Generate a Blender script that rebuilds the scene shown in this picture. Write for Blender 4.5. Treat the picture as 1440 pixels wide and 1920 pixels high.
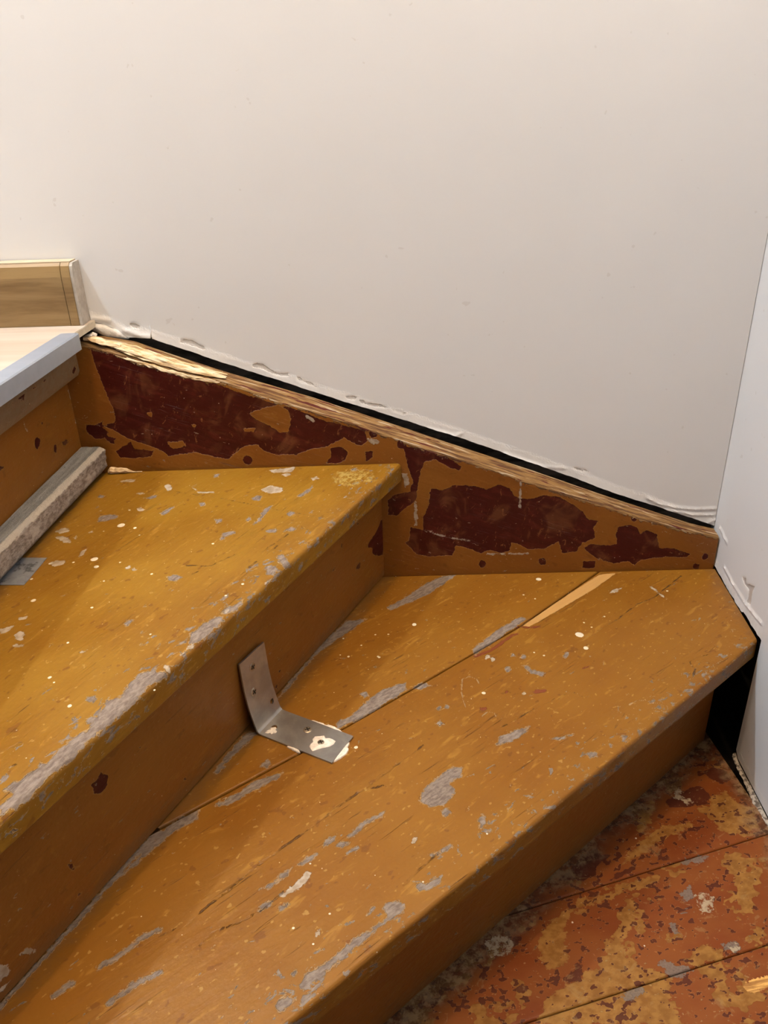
import bpy, bmesh, math, random
import numpy as np
from mathutils import Vector, Matrix, noise

for o in list(bpy.data.objects):
    bpy.data.objects.remove(o, do_unlink=True)
scene = bpy.context.scene
COL = scene.collection

# ------------------------------------------------------------------ camera
cam_data = bpy.data.cameras.new('camera')
cam = bpy.data.objects.new('camera', cam_data)
COL.objects.link(cam)
RIGHT = Vector((0.99953, 0.002135, -0.030596))
UP = Vector((0.026168, 0.460951, 0.88704))
FWD = Vector((-0.015997, 0.887423, -0.460678))
m = Matrix((RIGHT, UP, -FWD)).transposed().to_4x4()
m.translation = Vector((0.0, -1.066, 0.8405))
cam.matrix_world = m
cam_data.sensor_fit = 'VERTICAL'
cam_data.sensor_height = 36.0
cam_data.lens = 1484.365 / 1920 * 36.0
cam_data.clip_start = 0.02
scene.camera = cam

# ------------------------------------------------------------------ world, lamps, exposure
world = bpy.data.worlds.new('room_light')
scene.world = world
world.use_nodes = True
world.node_tree.nodes['Background'].inputs[0].default_value = (0.92, 0.96, 1.0, 1)
world.node_tree.nodes['Background'].inputs[1].default_value = 0.07

def lamp(name, loc, energy, color, radius):
    d = bpy.data.lights.new(name, 'POINT')
    d.energy = energy; d.color = color; d.shadow_soft_size = radius
    o = bpy.data.objects.new(name, d); o.location = loc
    COL.objects.link(o)
    return o
lamp('stairwell_ceiling_lamp', (-0.265, -0.771, 2.54), 46.0, (1.0, 0.75, 0.49), 0.018)
lamp('landing_ceiling_lamp', (-1.06, -0.456, 2.54), 76.0, (0.80, 0.92, 1.03), 0.018)
lamp('corner_ceiling_lamp', (0.34, -0.42, 2.54), 21.0, (1.0, 0.64, 0.30), 0.03)
scene.cycles.max_bounces = 6
scene.cycles.diffuse_bounces = 3
scene.view_settings.view_transform = 'Standard'
scene.view_settings.look = 'None'
scene.view_settings.gamma = 1.0
scene.view_settings.use_curve_mapping = False
scene.view_settings.exposure = 0.20

# wear and damage of every surface, traced in that surface's own plane (tenths of a millimetre)
WEAR = {
 'A': {
  'grey': [
   (0,[(-2049,-4447),(-2055,-4302),(-1989,-4156),(-1905,-4037),(-1804,-3995),(-1774,-4058),(-1845,-4162),(-1904,-4308),(-1980,-4449)]),
   (0,[(-1822,-3947),(-1799,-3819),(-1709,-3807),(-1644,-3694),(-1633,-3761),(-1682,-3856),(-1758,-3949)]),
   (0,[(-1486,-3057),(-1430,-3021),(-1350,-3102),(-1376,-3213),(-1455,-3209)]),
   (0,[(-1384,-2828),(-1327,-2790),(-1222,-2993),(-1274,-3067),(-1349,-2948)]),
   (0,[(-2571,-3212),(-2490,-3179),(-2381,-3221),(-2439,-3310),(-2503,-3289)]),
   (0,[(-2132,-2329),(-2105,-2242),(-1985,-2181),(-1974,-2249),(-2071,-2310),(-2105,-2417)]),
   (0,[(-1910,-1308),(-1852,-1222),(-1779,-1237),(-1796,-1367),(-1877,-1373)]),
   (0,[(-1411,-1767),(-1350,-1707),(-1300,-1749),(-1335,-1844)]),
   (0,[(-1902,-1884),(-1864,-1839),(-1821,-1898),(-1857,-1958)]),
   (0,[(-1380,-2236),(-1316,-2126),(-1230,-2154),(-1263,-2220),(-1339,-2215)]),
   (0,[(-1612,-2201),(-1487,-2162),(-1467,-2231),(-1561,-2262)]),
   (0,[(-1315,-1264),(-1168,-1057),(-1133,-948),(-1139,-1113),(-1265,-1294)]),
   (0,[(-1694,-1603),(-1611,-1532),(-1654,-1729),(-1714,-1942),(-1805,-2077),(-1728,-1846)]),
   (0,[(-3031,-1676),(-2970,-1555),(-2897,-1473),(-2928,-1632),(-2996,-1727)]),
   (0,[(-2282,-1887),(-2218,-1867),(-2174,-1926),(-2244,-1969)]),
   (0,[(-2586,-1399),(-2509,-1377),(-2488,-1482),(-2546,-1478)]),
   (0,[(-2572,-510),(-2501,-484),(-2478,-605),(-2542,-601)]),
   (0,[(-628,-455),(-579,-409),(-527,-474),(-587,-530)]),
   (0,[(-2991,-6506),(-3028,-6422),(-2996,-6367),(-2969,-6295),(-3058,-6249),(-2980,-6131),(-2893,-6056),(-2828,-5979),(-2786,-5801),(-2723,-5701),(-2647,-5634),(-2632,-5527),(-2583,-5363),(-2594,-5248),(-2473,-5213),(-2459,-5034),(-2405,-4890),(-2334,-4850),(-2245,-4874),(-2181,-4855),(-2120,-4879),(-2277,-5060),(-2365,-5313),(-2465,-5497),(-2566,-5654),(-2652,-5904),(-2773,-6122),(-2882,-6370)]),
   (0,[(-2709,-5489),(-2618,-5455),(-2590,-5502),(-2655,-5536)]),
   (0,[(-2786,-5594),(-2751,-5551),(-2735,-5596)]),
   (0,[(-2793,-5203),(-2719,-5185),(-2683,-5236),(-2746,-5262)]),
   (0,[(-2050,-4456),(-2058,-4288),(-1960,-4193),(-1871,-4121),(-1856,-4197),(-1891,-4319),(-1973,-4412)]),
   (0,[(-2776,-4097),(-2768,-4020),(-2711,-4035),(-2738,-4123)]),
   (0,[(-2893,-6056),(-2900,-5977),(-2858,-5994),(-2803,-6043)]),
   (0,[(-3776,-1852),(-3797,-1700),(-3695,-1660),(-3562,-1698),(-3565,-1759),(-3709,-1841)]),
   (0,[(-4029,-1142),(-3998,-1077),(-3923,-1098),(-3937,-1175)]),
   (0,[(-3377,-1198),(-3305,-1186),(-3237,-1106),(-3195,-1209),(-3277,-1237)]),
  ],
  'pale': [
   (0,[(-2098,-4683),(-2045,-4480),(-1968,-4436),(-1996,-4505),(-2080,-4639)]),
   (0,[(-3845,-4241),(-3816,-4168),(-3735,-4221),(-3724,-4319),(-3784,-4317)]),
   (0,[(-2231,-4767),(-2144,-4781),(-2117,-4836),(-2167,-4856)]),
   (0,[(-3924,-3946),(-3846,-3910),(-3825,-3963),(-3897,-3973)]),
   (0,[(-3783,-4389),(-3650,-4394),(-3660,-4441),(-3743,-4450)]),
   (0,[(-4026,-4135),(-3905,-4063),(-3923,-4164),(-3982,-4236)]),
   (0,[(-3116,-4543),(-3012,-4513),(-3036,-4569)]),
   (0,[(-4246,-2088),(-4172,-2006),(-4073,-2012),(-4061,-2084),(-4152,-2136)]),
   (0,[(-4178,-2232),(-4103,-2195),(-3957,-2299),(-3936,-2395),(-4028,-2364)]),
   (0,[(-3944,-2259),(-3922,-2204),(-3889,-2220),(-3901,-2302)]),
   (0,[(-3729,-2757),(-3743,-2603),(-3689,-2528),(-3676,-2607),(-3698,-2733)]),
   (0,[(-4012,-2868),(-3966,-2783),(-3849,-2801),(-3828,-2876),(-3915,-2921)]),
   (0,[(-3811,-2126),(-3770,-2085),(-3734,-2130),(-3771,-2165)]),
   (0,[(-3087,-2997),(-3061,-2957),(-3024,-2976),(-3055,-3023)]),
   (0,[(-3013,-3037),(-2988,-2990),(-2939,-3028),(-2977,-3074)]),
   (0,[(-3506,-1055),(-3462,-1024),(-3399,-1062),(-3444,-1117)]),
   (0,[(-3872,-645),(-3747,-591),(-3649,-604),(-3659,-676),(-3813,-685)]),
   (0,[(-3387,-1506),(-3341,-1461),(-3263,-1560),(-3328,-1588)]),
   (0,[(-3872,-1557),(-3838,-1527),(-3821,-1560)]),
   (0,[(-3187,-821),(-3139,-767),(-3061,-885),(-3089,-1022)]),
   (0,[(-1177,-717),(-1090,-664),(-1060,-736),(-1142,-788)]),
   (0,[(-1830,-1044),(-1715,-912),(-1533,-1007),(-1541,-1143),(-1706,-1160)]),
   (0,[(-1805,-408),(-1583,-362),(-1410,-311),(-1468,-491),(-1717,-505)]),
   (0,[(-1609,-572),(-1515,-518),(-1445,-582),(-1525,-648)]),
   (0,[(-2838,-842),(-2660,-1048),(-2465,-1060),(-2433,-1100),(-2648,-1104)]),
   (0,[(-1825,-3883),(-1766,-3853),(-1742,-3934),(-1788,-3932)]),
   (0,[(-1450,-3391),(-1371,-3250),(-1436,-3356)]),
  ],
  'yellow': [
   (0,[(-880,-851),(-812,-533),(-667,-422),(-514,-462),(-361,-592),(-259,-833),(-428,-907),(-594,-1009),(-766,-943)]),
  ],
  'crack': [
   (10.0,[(-1573,-2717),(-1461,-2536),(-1318,-2306)]),
   (10.0,[(-1513,-2781),(-1414,-2580)]),
   (10.0,[(-1676,-3056),(-1614,-2935)]),
   (10.0,[(-2397,-2975),(-2127,-3007),(-1887,-2762)]),
   (10.0,[(-2293,-3170),(-2245,-3116)]),
   (10.0,[(-1184,-2133),(-1045,-2231)]),
   (4.0,[(-2978,-1029),(-2227,-1316),(-1922,-1463),(-1575,-1635),(-1009,-1862)]),
   (9.0,[(-3229,-5821),(-3150,-5748)]),
   (9.0,[(-3133,-6018),(-3086,-5988)]),
  ],
 },
 'B': {
  'grey': [
   (0,[(163,-4698),(206,-4557),(363,-4391),(543,-4245),(656,-4258),(609,-4373),(489,-4468),(536,-4590),(413,-4773),(268,-4783)]),
   (0,[(373,-4840),(429,-4805),(478,-4874),(421,-4931)]),
   (0,[(1060,-3917),(1113,-3808),(1288,-3700),(1479,-3637),(1423,-3733),(1224,-3867)]),
   (0,[(1704,-3837),(1954,-3777),(1776,-3872)]),
   (0,[(2020,-4106),(2108,-4055),(2176,-4094),(2067,-4149)]),
   (0,[(752,-4983),(797,-4896),(815,-4984),(761,-5070)]),
   (0,[(1566,-2536),(1614,-2516),(1686,-2624),(1832,-2671),(1777,-2738),(1655,-2679)]),
   (0,[(1399,-2579),(1388,-2610),(1367,-2626),(1347,-2619),(1337,-2594),(1341,-2560),(1358,-2535),(1380,-2530),(1396,-2547)]),
   (0,[(391,-3557),(442,-3511),(484,-3560),(429,-3605)]),
   (0,[(2111,-2377),(2178,-2269),(2232,-2271),(2165,-2379)]),
   (0,[(468,-3289),(462,-3309),(449,-3319),(435,-3315),(427,-3298),(428,-3277),(439,-3262),(453,-3258),(465,-3269)]),
   (0,[(561,-3280),(555,-3300),(542,-3310),(528,-3305),(520,-3289),(521,-3268),(532,-3252),(546,-3249),(558,-3260)]),
   (0,[(167,-2896),(258,-2799),(364,-2870),(230,-2945)]),
   (0,[(1501,-2303),(1493,-2326),(1478,-2338),(1463,-2333),(1456,-2314),(1459,-2289),(1472,-2270),(1488,-2266),(1499,-2279)]),
   (0,[(1636,-2345),(1626,-2372),(1607,-2386),(1590,-2381),(1581,-2357),(1586,-2328),(1601,-2305),(1620,-2301),(1634,-2316)]),
   (0,[(-1373,-5724),(-1249,-5651),(-1160,-5546),(-1097,-5498),(-1124,-5567),(-1260,-5698)]),
   (0,[(-1050,-5460),(-955,-5371),(-862,-5332),(-901,-5392),(-998,-5461)]),
   (0,[(-833,-5260),(-777,-5177),(-691,-5129),(-723,-5189),(-789,-5261)]),
   (0,[(-675,-5253),(-634,-5201),(-555,-5203),(-579,-5245),(-630,-5275)]),
   (0,[(-566,-5339),(-525,-5288),(-456,-5248),(-489,-5309)]),
   (0,[(-1376,-5935),(-1304,-5864),(-1227,-5829),(-1253,-5883),(-1341,-5953)]),
   (0,[(-1166,-5921),(-1092,-5859),(-1087,-5904),(-1148,-5939)]),
   (0,[(-902,-6644),(-879,-6569),(-796,-6494),(-680,-6418),(-608,-6339),(-518,-6292),(-427,-6212),(-334,-6163),(-241,-6080),(-177,-6029),(-217,-5940),(-177,-5878),(-79,-5862),(-31,-5908),(-48,-5979),(-145,-6047),(-256,-6131),(-395,-6245),(-485,-6325),(-588,-6419),(-689,-6511),(-787,-6601),(-870,-6674)]),
   (0,[(89,-5727),(123,-5690),(189,-5710),(258,-5645),(318,-5627),(289,-5693),(186,-5766),(104,-5764)]),
   (0,[(-1099,-6786),(-1039,-6737),(-923,-6732),(-974,-6803),(-1056,-6844)]),
   (0,[(-369,-6008),(-306,-5920),(-274,-5912),(-321,-5991)]),
   (0,[(230,-5377),(327,-5338),(436,-5258),(470,-5269),(360,-5360),(254,-5398)]),
   (0,[(-995,-6537),(-969,-6499),(-936,-6522),(-962,-6568)]),
   (22.0,[(-2641,-6445),(-2500,-6343),(-2367,-6192),(-2209,-6116)]),
   (22.0,[(-2941,-6682),(-2836,-6586)]),
   (22.0,[(-2462,-6745),(-2308,-6609),(-2111,-6498)]),
   (22.0,[(-551,-5126),(-388,-4965),(-218,-4863)]),
   (0,[(-1533,-3054),(-1431,-2780),(-1232,-2359),(-1081,-2022),(-919,-1727),(-746,-1450),(-465,-1397),(-646,-1613),(-908,-1910),(-1137,-2222),(-1313,-2601),(-1419,-2883)]),
   (0,[(-2095,-4241),(-1990,-4004),(-1856,-3713),(-1775,-3628),(-1694,-3652),(-1795,-3800),(-1949,-4066),(-2047,-4262)]),
   (0,[(-781,-3525),(-567,-3348),(-427,-3139),(-216,-2924),(53,-2806),(49,-2958),(-183,-3147),(-422,-3376),(-655,-3529),(-760,-3615)]),
   (0,[(-513,-2989),(-431,-2967),(-396,-3042),(-462,-3065)]),
   (0,[(-1588,-4176),(-1527,-4078),(-1459,-4140),(-1511,-4198)]),
   (0,[(-355,-2487),(-320,-2475),(-311,-2516)]),
   (0,[(-2725,-5539),(-2542,-5199),(-2376,-4916),(-2136,-4749),(-2144,-4879),(-2346,-5042),(-2498,-5240),(-2687,-5503)]),
   (0,[(-2004,-4708),(-1752,-4535),(-1629,-4398),(-1319,-4262),(-1381,-4357),(-1612,-4515),(-1863,-4712)]),
   (0,[(-162,-1128),(130,-847),(393,-553),(662,-326),(880,-295),(466,-787),(84,-1066),(-121,-1201)]),
   (0,[(959,-2164),(1348,-1738),(1700,-1452),(1771,-1502),(1412,-1838),(984,-2285)]),
   (0,[(-2544,-5037),(-2422,-5040),(-2699,-5436),(-2802,-5662),(-2981,-6038),(-3150,-6368),(-3269,-6612),(-3353,-6793),(-3374,-6745),(-3238,-6472),(-3019,-6008),(-2854,-5677),(-2729,-5385)]),
  ],
  'pale': [
   (0,[(-1191,-5784),(-1076,-5702),(-1000,-5627),(-949,-5531),(-906,-5542),(-930,-5648),(-1038,-5750),(-1148,-5803)]),
   (0,[(-821,-6221),(-808,-6137),(-762,-6121),(-780,-6205)]),
   (0,[(120,-5204),(112,-5228),(93,-5241),(72,-5236),(58,-5216),(59,-5190),(74,-5170),(95,-5166),(114,-5179)]),
   (0,[(3714,-655),(3800,-877),(3892,-1159),(3826,-1042),(3725,-778)]),
   (0,[(3058,-914),(3169,-801),(3294,-773),(3203,-874)]),
   (0,[(1165,-2327),(1154,-2358),(1135,-2373),(1115,-2367),(1105,-2341),(1108,-2308),(1125,-2283),(1146,-2278),(1162,-2295)]),
   (0,[(1225,-2385),(1216,-2413),(1197,-2427),(1179,-2422),(1170,-2398),(1174,-2368),(1189,-2345),(1208,-2340),(1222,-2356)]),
   (0,[(1525,-3058),(1515,-3083),(1497,-3096),(1481,-3091),(1472,-3070),(1476,-3043),(1491,-3023),(1509,-3019),(1523,-3033)]),
  ],
  'crack': [
   (9.0,[(-2197,-6164),(-1980,-6072),(-1836,-5893),(-1679,-5741),(-1466,-5493),(-1205,-5250),(-960,-5034),(-671,-4743),(-398,-4501),(233,-3903)]),
   (9.0,[(-1819,-6264),(-1726,-6141),(-1503,-6049),(-1283,-5904),(-1147,-5752)]),
   (9.0,[(-29,-5705),(133,-5528),(370,-5306)]),
   (9.0,[(-503,-4568),(-219,-4483)]),
   (6.0,[(3706,-2531),(3804,-2444),(4033,-2378)]),
   (6.0,[(3706,-2531),(3725,-2675),(3655,-2812)]),
   (6.0,[(2441,-2089),(2756,-1761),(3055,-1542),(3396,-1206),(3700,-1036),(4267,-482)]),
   (6.0,[(2456,-3692),(2523,-3591),(2624,-3443)]),
   (6.0,[(1902,-3168),(2007,-3074),(2118,-3062),(2208,-3146),(2297,-3133)]),
   (6.0,[(1062,-3693),(1287,-3552),(1571,-3347),(1908,-3136)]),
  ],
  'redbrown': [
   (22.0,[(986,-2301),(1197,-2196),(1386,-2009),(1524,-1875),(1614,-1838)]),
   (22.0,[(1626,-1674),(1793,-1701),(1918,-1686)]),
   (0,[(1618,-3035),(1672,-2997),(1792,-3001),(1770,-3060),(1638,-3068)]),
   (0,[(2278,-2623),(2433,-2539),(2398,-2592)]),
   (0,[(1312,-3024),(1304,-3043),(1292,-3053),(1279,-3049),(1272,-3033),(1275,-3013),(1286,-2998),(1299,-2995),(1310,-3005)]),
   (0,[(918,-3295),(1004,-3298),(1031,-3336),(954,-3359)]),
  ],
  'wood': [
   (0,[(1667,-1646),(2121,-1241),(3059,-385),(3339,-347),(2903,-765),(2351,-1228),(1910,-1589),(1796,-1681)]),
  ],
  'rim': [
   (8.0,[(772,-2762),(866,-2713),(951,-2768),(975,-2855)]),
   (8.0,[(772,-2762),(738,-3031),(769,-3290)]),
   (8.0,[(2724,-3307),(2830,-3231),(2957,-3235),(3027,-3285),(3132,-3289)]),
   (8.0,[(944,-3451),(1016,-3376),(1098,-3394),(1112,-3456)]),
   (8.0,[(1765,-2024),(1929,-2038)]),
  ],
 },
 'C': {
  'ochre': [
   (0,[(1470,-4971),(1600,-4801),(1837,-4626),(2031,-4492),(2428,-4406),(2601,-4386),(2228,-4543),(1869,-4672),(1764,-4891),(1769,-5165),(1678,-5324),(1506,-5321),(1441,-5138)]),
   (0,[(2177,-5090),(2394,-4860),(2497,-4774),(2571,-4798),(2389,-5031),(2384,-5196),(2575,-5340),(2747,-5401),(2810,-5441),(2701,-5666),(2766,-5918),(1312,-5896),(1451,-5627),(1760,-5481),(2003,-5330),(2209,-5274)]),
   (0,[(2600,-4067),(2909,-3735),(3325,-3470),(3692,-3394),(3719,-3451),(3288,-3663),(2967,-3843),(2699,-4018)]),
   (0,[(3085,-5188),(3250,-5047),(3326,-5111),(3454,-5134),(3408,-5255),(3158,-5310),(2981,-5267)]),
   (0,[(4079,-3021),(4335,-2905),(4395,-3119),(4602,-3184),(4518,-3499),(4284,-3632),(4038,-3571),(3985,-3344)]),
   (0,[(2955,-3489),(3120,-3146),(3319,-3031),(3192,-3381),(3007,-3546)]),
   (0,[(2266,-4379),(2654,-4266),(3056,-4201),(3005,-4298),(2601,-4386)]),
  ],
  'red': [
   (0,[(3474,-3065),(3643,-2979),(3883,-2830),(4037,-2803),(4112,-2960),(4023,-3110),(3776,-3148),(3511,-3171)]),
   (0,[(1854,-4225),(2044,-4029),(2236,-3852),(2412,-3763),(2427,-3883),(2554,-3859),(2530,-3911),(2381,-3985),(2296,-4160),(2128,-4243)]),
   (0,[(2400,-4261),(2580,-4142),(2829,-4021),(2786,-4096),(2561,-4215)]),
   (0,[(4151,-2548),(4320,-2487),(4479,-2525),(4514,-2688),(4334,-2779),(4189,-2647)]),
   (0,[(3110,-3846),(3268,-3797),(3141,-3925),(3302,-3967),(3164,-3990)]),
   (0,[(3300,-3327),(3405,-3286),(3360,-3357)]),
   (0,[(1659,-5422),(1789,-5346),(1900,-5187),(1844,-5444),(1704,-5480)]),
   (0,[(1497,-5477),(1581,-5430),(1621,-5469),(1550,-5497)]),
   (0,[(1174,-4945),(1294,-4947),(1219,-5051),(1156,-5071)]),
   (0,[(1104,-5509),(1212,-5482),(1242,-5530),(1143,-5566)]),
  ],
  'grey': [
   (0,[(3477,-5072),(3629,-5033),(3702,-5097),(3612,-5177),(3504,-5155)]),
   (0,[(2707,-5282),(2796,-5244),(2854,-5305),(3069,-5348),(2904,-5443),(2779,-5421)]),
   (0,[(2215,-5621),(2365,-5548),(2519,-5532),(2413,-5643),(2255,-5677)]),
   (0,[(3211,-4446),(3375,-4330),(3364,-4426),(3276,-4564)]),
   (0,[(2966,-4827),(3026,-4828),(3053,-4959),(2997,-4979)]),
   (0,[(3335,-4032),(3523,-3959),(3767,-3887),(3696,-3963),(3428,-4047)]),
  ],
  'pale': [
   (0,[(3615,-2916),(3740,-2826),(3714,-2981),(3847,-3075),(3744,-3103),(3624,-3039)]),
   (0,[(3410,-4474),(3559,-4406),(3578,-4524),(3529,-4660),(3404,-4725),(3382,-4612)]),
   (0,[(3518,-5093),(3636,-5064),(3674,-5117),(3558,-5166)]),
   (0,[(850,-5040),(964,-4934),(1112,-4921),(1198,-5031),(1079,-5165),(908,-5162)]),
  ],
  'wood': [
   (0,[(3439,-5594),(3627,-5474),(3833,-5430),(3941,-5441),(3885,-5527),(3625,-5616),(3555,-5606)]),
  ],
 },
 'S': {
  'red': [
   (0,[(-4029,5592),(-3762,5519),(-3581,5465),(-3372,5377),(-3034,5285),(-2730,5160),(-2420,5060),(-2174,4942),(-1924,4849),(-1671,4756),(-1416,4679),(-1161,4567),(-969,4474),(-709,4396),(-414,4309),(-387,4154),(-506,4096),(-605,4143),(-718,4218),(-961,4088),(-1165,4058),(-1407,3977),(-1678,3974),(-1842,4034),(-1948,4146),(-2136,4123),(-2283,4018),(-2395,3933),(-2561,3964),(-2820,4056),(-3060,4034),(-3235,4002),(-3290,4084),(-3447,4155),(-3667,4252),(-3851,4347),(-3968,4440),(-4074,4496),(-3890,4533),(-3879,4701),(-3928,4909),(-3979,5147),(-4014,5380)]),
   (0,[(-4319,4521),(-4190,4499),(-4060,4566),(-4098,4461),(-4011,4388),(-4112,4301),(-4229,4304),(-4324,4415)]),
   (0,[(-3982,4098),(-3851,4167),(-3737,4236),(-3689,4125),(-3423,4099),(-3472,4009),(-3714,3987),(-3915,4004)]),
   (0,[(-912,4061),(-776,4075),(-663,3999),(-721,3854),(-842,3820),(-994,3825),(-920,3933)]),
   (0,[(-2041,3911),(-2062,3864),(-2105,3840),(-2150,3851),(-2175,3890),(-2169,3940),(-2135,3978),(-2089,3985),(-2052,3959)]),
   (0,[(-427,3992),(-326,3989),(-319,3897),(-416,3845)]),
   (0,[(-4092,4354),(-3945,4296),(-3979,4207),(-4069,4264)]),
   (0,[(497,3394),(660,3343),(864,3428),(1151,3397),(1316,3338),(1477,3410),(1642,3360),(1730,3220),(1814,3172),(1979,3167),(2140,3222),(2388,3187),(2561,3080),(2738,2935),(2831,2815),(2981,2763),(2930,2646),(2966,2476),(2782,2408),(2709,2263),(2499,2230),(2420,2443),(2238,2326),(1984,2309),(1830,2412),(1723,2439),(1687,2293),(1560,2257),(1387,2327),(1262,2256),(1089,2360),(876,2415),(835,2244),(492,2229),(279,2285),(112,2487),(176,2534),(201,2750),(389,2696),(391,2911),(475,3096)]),
   (0,[(2812,2309),(2911,2380),(3126,2349),(3314,2368),(3267,2540),(3305,2659),(3467,2701),(3577,2650),(3633,2529),(3730,2598),(3886,2521),(3926,2375),(3960,2276),(4151,2270),(4442,2163),(4386,2105),(4086,2124),(3875,2105),(3667,2061),(3613,1978),(3517,2066),(3286,2022),(3019,2130)]),
   (0,[(63,4155),(180,4045),(379,4017),(579,3968),(739,3876),(942,3716),(923,3651),(781,3699),(579,3837),(418,3820),(356,3645),(313,3444),(290,3194),(122,3059),(-5,2946),(-129,2973),(-123,3206),(-38,3295),(189,3334),(253,3491),(175,3739),(139,3959)]),
   (0,[(1344,2079),(1332,2038),(1299,2016),(1261,2025),(1236,2060),(1235,2105),(1258,2138),(1296,2145),(1329,2122)]),
   (0,[(2261,2092),(2250,2048),(2216,2025),(2175,2034),(2146,2072),(2143,2120),(2167,2156),(2207,2163),(2244,2138)]),
   (0,[(3565,2793),(3558,2760),(3533,2743),(3501,2750),(3478,2778),(3474,2814),(3491,2841),(3521,2846),(3550,2827)]),
   (0,[(3496,2890),(3491,2869),(3475,2858),(3455,2862),(3441,2880),(3438,2903),(3449,2919),(3468,2923),(3486,2911)]),
   (0,[(4718,2105),(4713,2070),(4688,2052),(4655,2060),(4630,2089),(4624,2127),(4640,2155),(4671,2160),(4702,2141)]),
   (0,[(2831,2086),(3024,2080),(3014,1955),(2820,1960)]),
   (0,[(4613,1933),(4606,1894),(4579,1874),(4543,1883),(4516,1915),(4509,1957),(4527,1988),(4561,1994),(4595,1972)]),
   (0,[(-392,4194),(-417,4127),(-477,4092),(-542,4107),(-583,4163),(-579,4235),(-534,4288),(-468,4299),(-412,4261)]),
   (0,[(-239,4256),(-255,4213),(-292,4192),(-334,4201),(-360,4236),(-358,4282),(-329,4316),(-287,4322),(-252,4299)]),
   (0,[(166,4091),(148,4042),(105,4017),(57,4027),(27,4069),(28,4121),(60,4160),(108,4168),(150,4141)]),
  ],
  'ochre': [
   (0,[(-2031,4618),(-1810,4681),(-1607,4737),(-1468,4646),(-1438,4488),(-1496,4320),(-1613,4316),(-1736,4426),(-1926,4520)]),
   (0,[(-3234,4221),(-2997,4232),(-2957,4158),(-3151,4109)]),
   (0,[(-2121,4402),(-1956,4387),(-1978,4338),(-2111,4349)]),
   (0,[(-3444,4670),(-3343,4685),(-3374,4598),(-3420,4617)]),
   (0,[(-2858,4495),(-2761,4475),(-2804,4405)]),
  ],
  'pale': [
   (0,[(-409,4194),(-312,4182),(-216,4131),(-253,4094),(-350,4125)]),
   (0,[(-1687,4882),(-1638,4845),(-1536,4823),(-1574,4788),(-1657,4827)]),
   (0,[(-1242,4585),(-1142,4517),(-1074,4478),(-1146,4462),(-1212,4520)]),
   (0,[(-374,4168),(-293,4187),(-215,4142),(-297,4093)]),
   (0,[(92,3631),(173,3628),(191,3471),(129,3427)]),
   (0,[(261,3195),(298,3170),(306,2771),(264,2772)]),
   (12.0,[(1806,3504),(1818,3009)]),
   (12.0,[(389,2696),(747,2565),(1087,2483)]),
   (12.0,[(1347,2254),(1988,2235)]),
  ],
 },
 'RA': {
  'red': [
   (0,[(64,2896),(-41,2889),(-29,2698),(11,2565),(4,2437),(60,2295),(280,2413),(391,2504),(355,2591),(522,2679),(460,2736),(283,2764),(160,2823)]),
   (0,[(955,2513),(842,2554),(756,2581),(753,2460),(901,2513)]),
   (0,[(794,3195),(739,3204),(757,3156)]),
   (0,[(1287,3082),(1243,3142),(1235,3055)]),
   (0,[(1539,2843),(1483,2896),(1478,2836)]),
   (0,[(1164,2926),(1099,2926),(1140,2906)]),
   (0,[(1274,3200),(1248,3207),(1253,3162)]),
   (0,[(1025,2494),(971,2493),(1002,2451)]),
   (0,[(5874,3098),(5826,3071),(5748,3117),(5684,3031),(5720,2934),(5803,2910),(5868,2982)]),
   (0,[(5922,2515),(5925,2511),(5932,2513),(5937,2521),(5940,2530),(5938,2536),(5933,2537),(5927,2531),(5922,2523)]),
   (0,[(5255,2994),(5259,2990),(5268,2992),(5275,3001),(5279,3011),(5278,3019),(5271,3020),(5262,3014),(5256,3004)]),
   (0,[(5104,3253),(5108,3249),(5115,3251),(5122,3258),(5125,3266),(5124,3273),(5118,3274),(5110,3269),(5105,3261)]),
   (0,[(4770,2114),(4776,2108),(4787,2113),(4797,2125),(4803,2139),(4801,2148),(4792,2149),(4780,2141),(4772,2127)]),
   (0,[(3062,2035),(3012,2060),(3008,1952)]),
   (0,[(2778,2056),(2718,2033),(2756,1997)]),
   (0,[(2957,2207),(2896,2205),(2919,2159)]),
   (0,[(6314,2547),(6271,2509),(6258,2427),(6200,2409),(6276,2427)]),
   (0,[(6353,2120),(6281,2146),(6256,2106),(6310,2110)]),
   (0,[(6719,2935),(6723,2931),(6730,2933),(6736,2941),(6738,2952),(6736,2959),(6730,2960),(6724,2954),(6719,2944)]),
  ],
  'pale': [
   (0,[(7217,2259),(7126,2267),(7057,2193),(7057,2093),(7172,2117),(7259,2124)]),
   (0,[(6940,2170),(6857,2179),(6804,2028),(6887,2079)]),
   (0,[(7278,2063),(7178,2047),(7078,2023),(7161,2002),(7288,2028)]),
  ],
 },
 'RL': {
  'red': [
   (0,[(-1454,4791),(-1367,4781),(-1332,4703),(-1405,4656),(-1477,4647),(-1493,4718)]),
   (0,[(-1042,4523),(-943,4488),(-984,4438),(-1049,4398),(-1062,4457)]),
   (0,[(-827,4453),(-697,4468),(-607,4403),(-733,4400)]),
   (0,[(-2360,4835),(-2275,4761),(-2354,4761),(-2390,4777)]),
   (0,[(-1174,4882),(-1185,4876),(-1203,4878),(-1220,4887),(-1229,4898),(-1224,4907),(-1209,4909),(-1190,4903),(-1176,4893)]),
   (0,[(-522,4396),(-530,4392),(-544,4394),(-557,4401),(-564,4410),(-561,4416),(-549,4417),(-534,4412),(-524,4404)]),
  ],
  'pale': [
   (8.0,[(-1608,5120),(-1617,5044),(-1577,4929)]),
   (12.0,[(-305,5043),(-286,4928),(-273,4800),(-288,4584),(-258,4388),(-248,4183)]),
  ],
 },
 'NL': {
  'red': [
   (0,[(-1961,5485),(-1796,5485),(-1852,5424),(-1937,5442)]),
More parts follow.
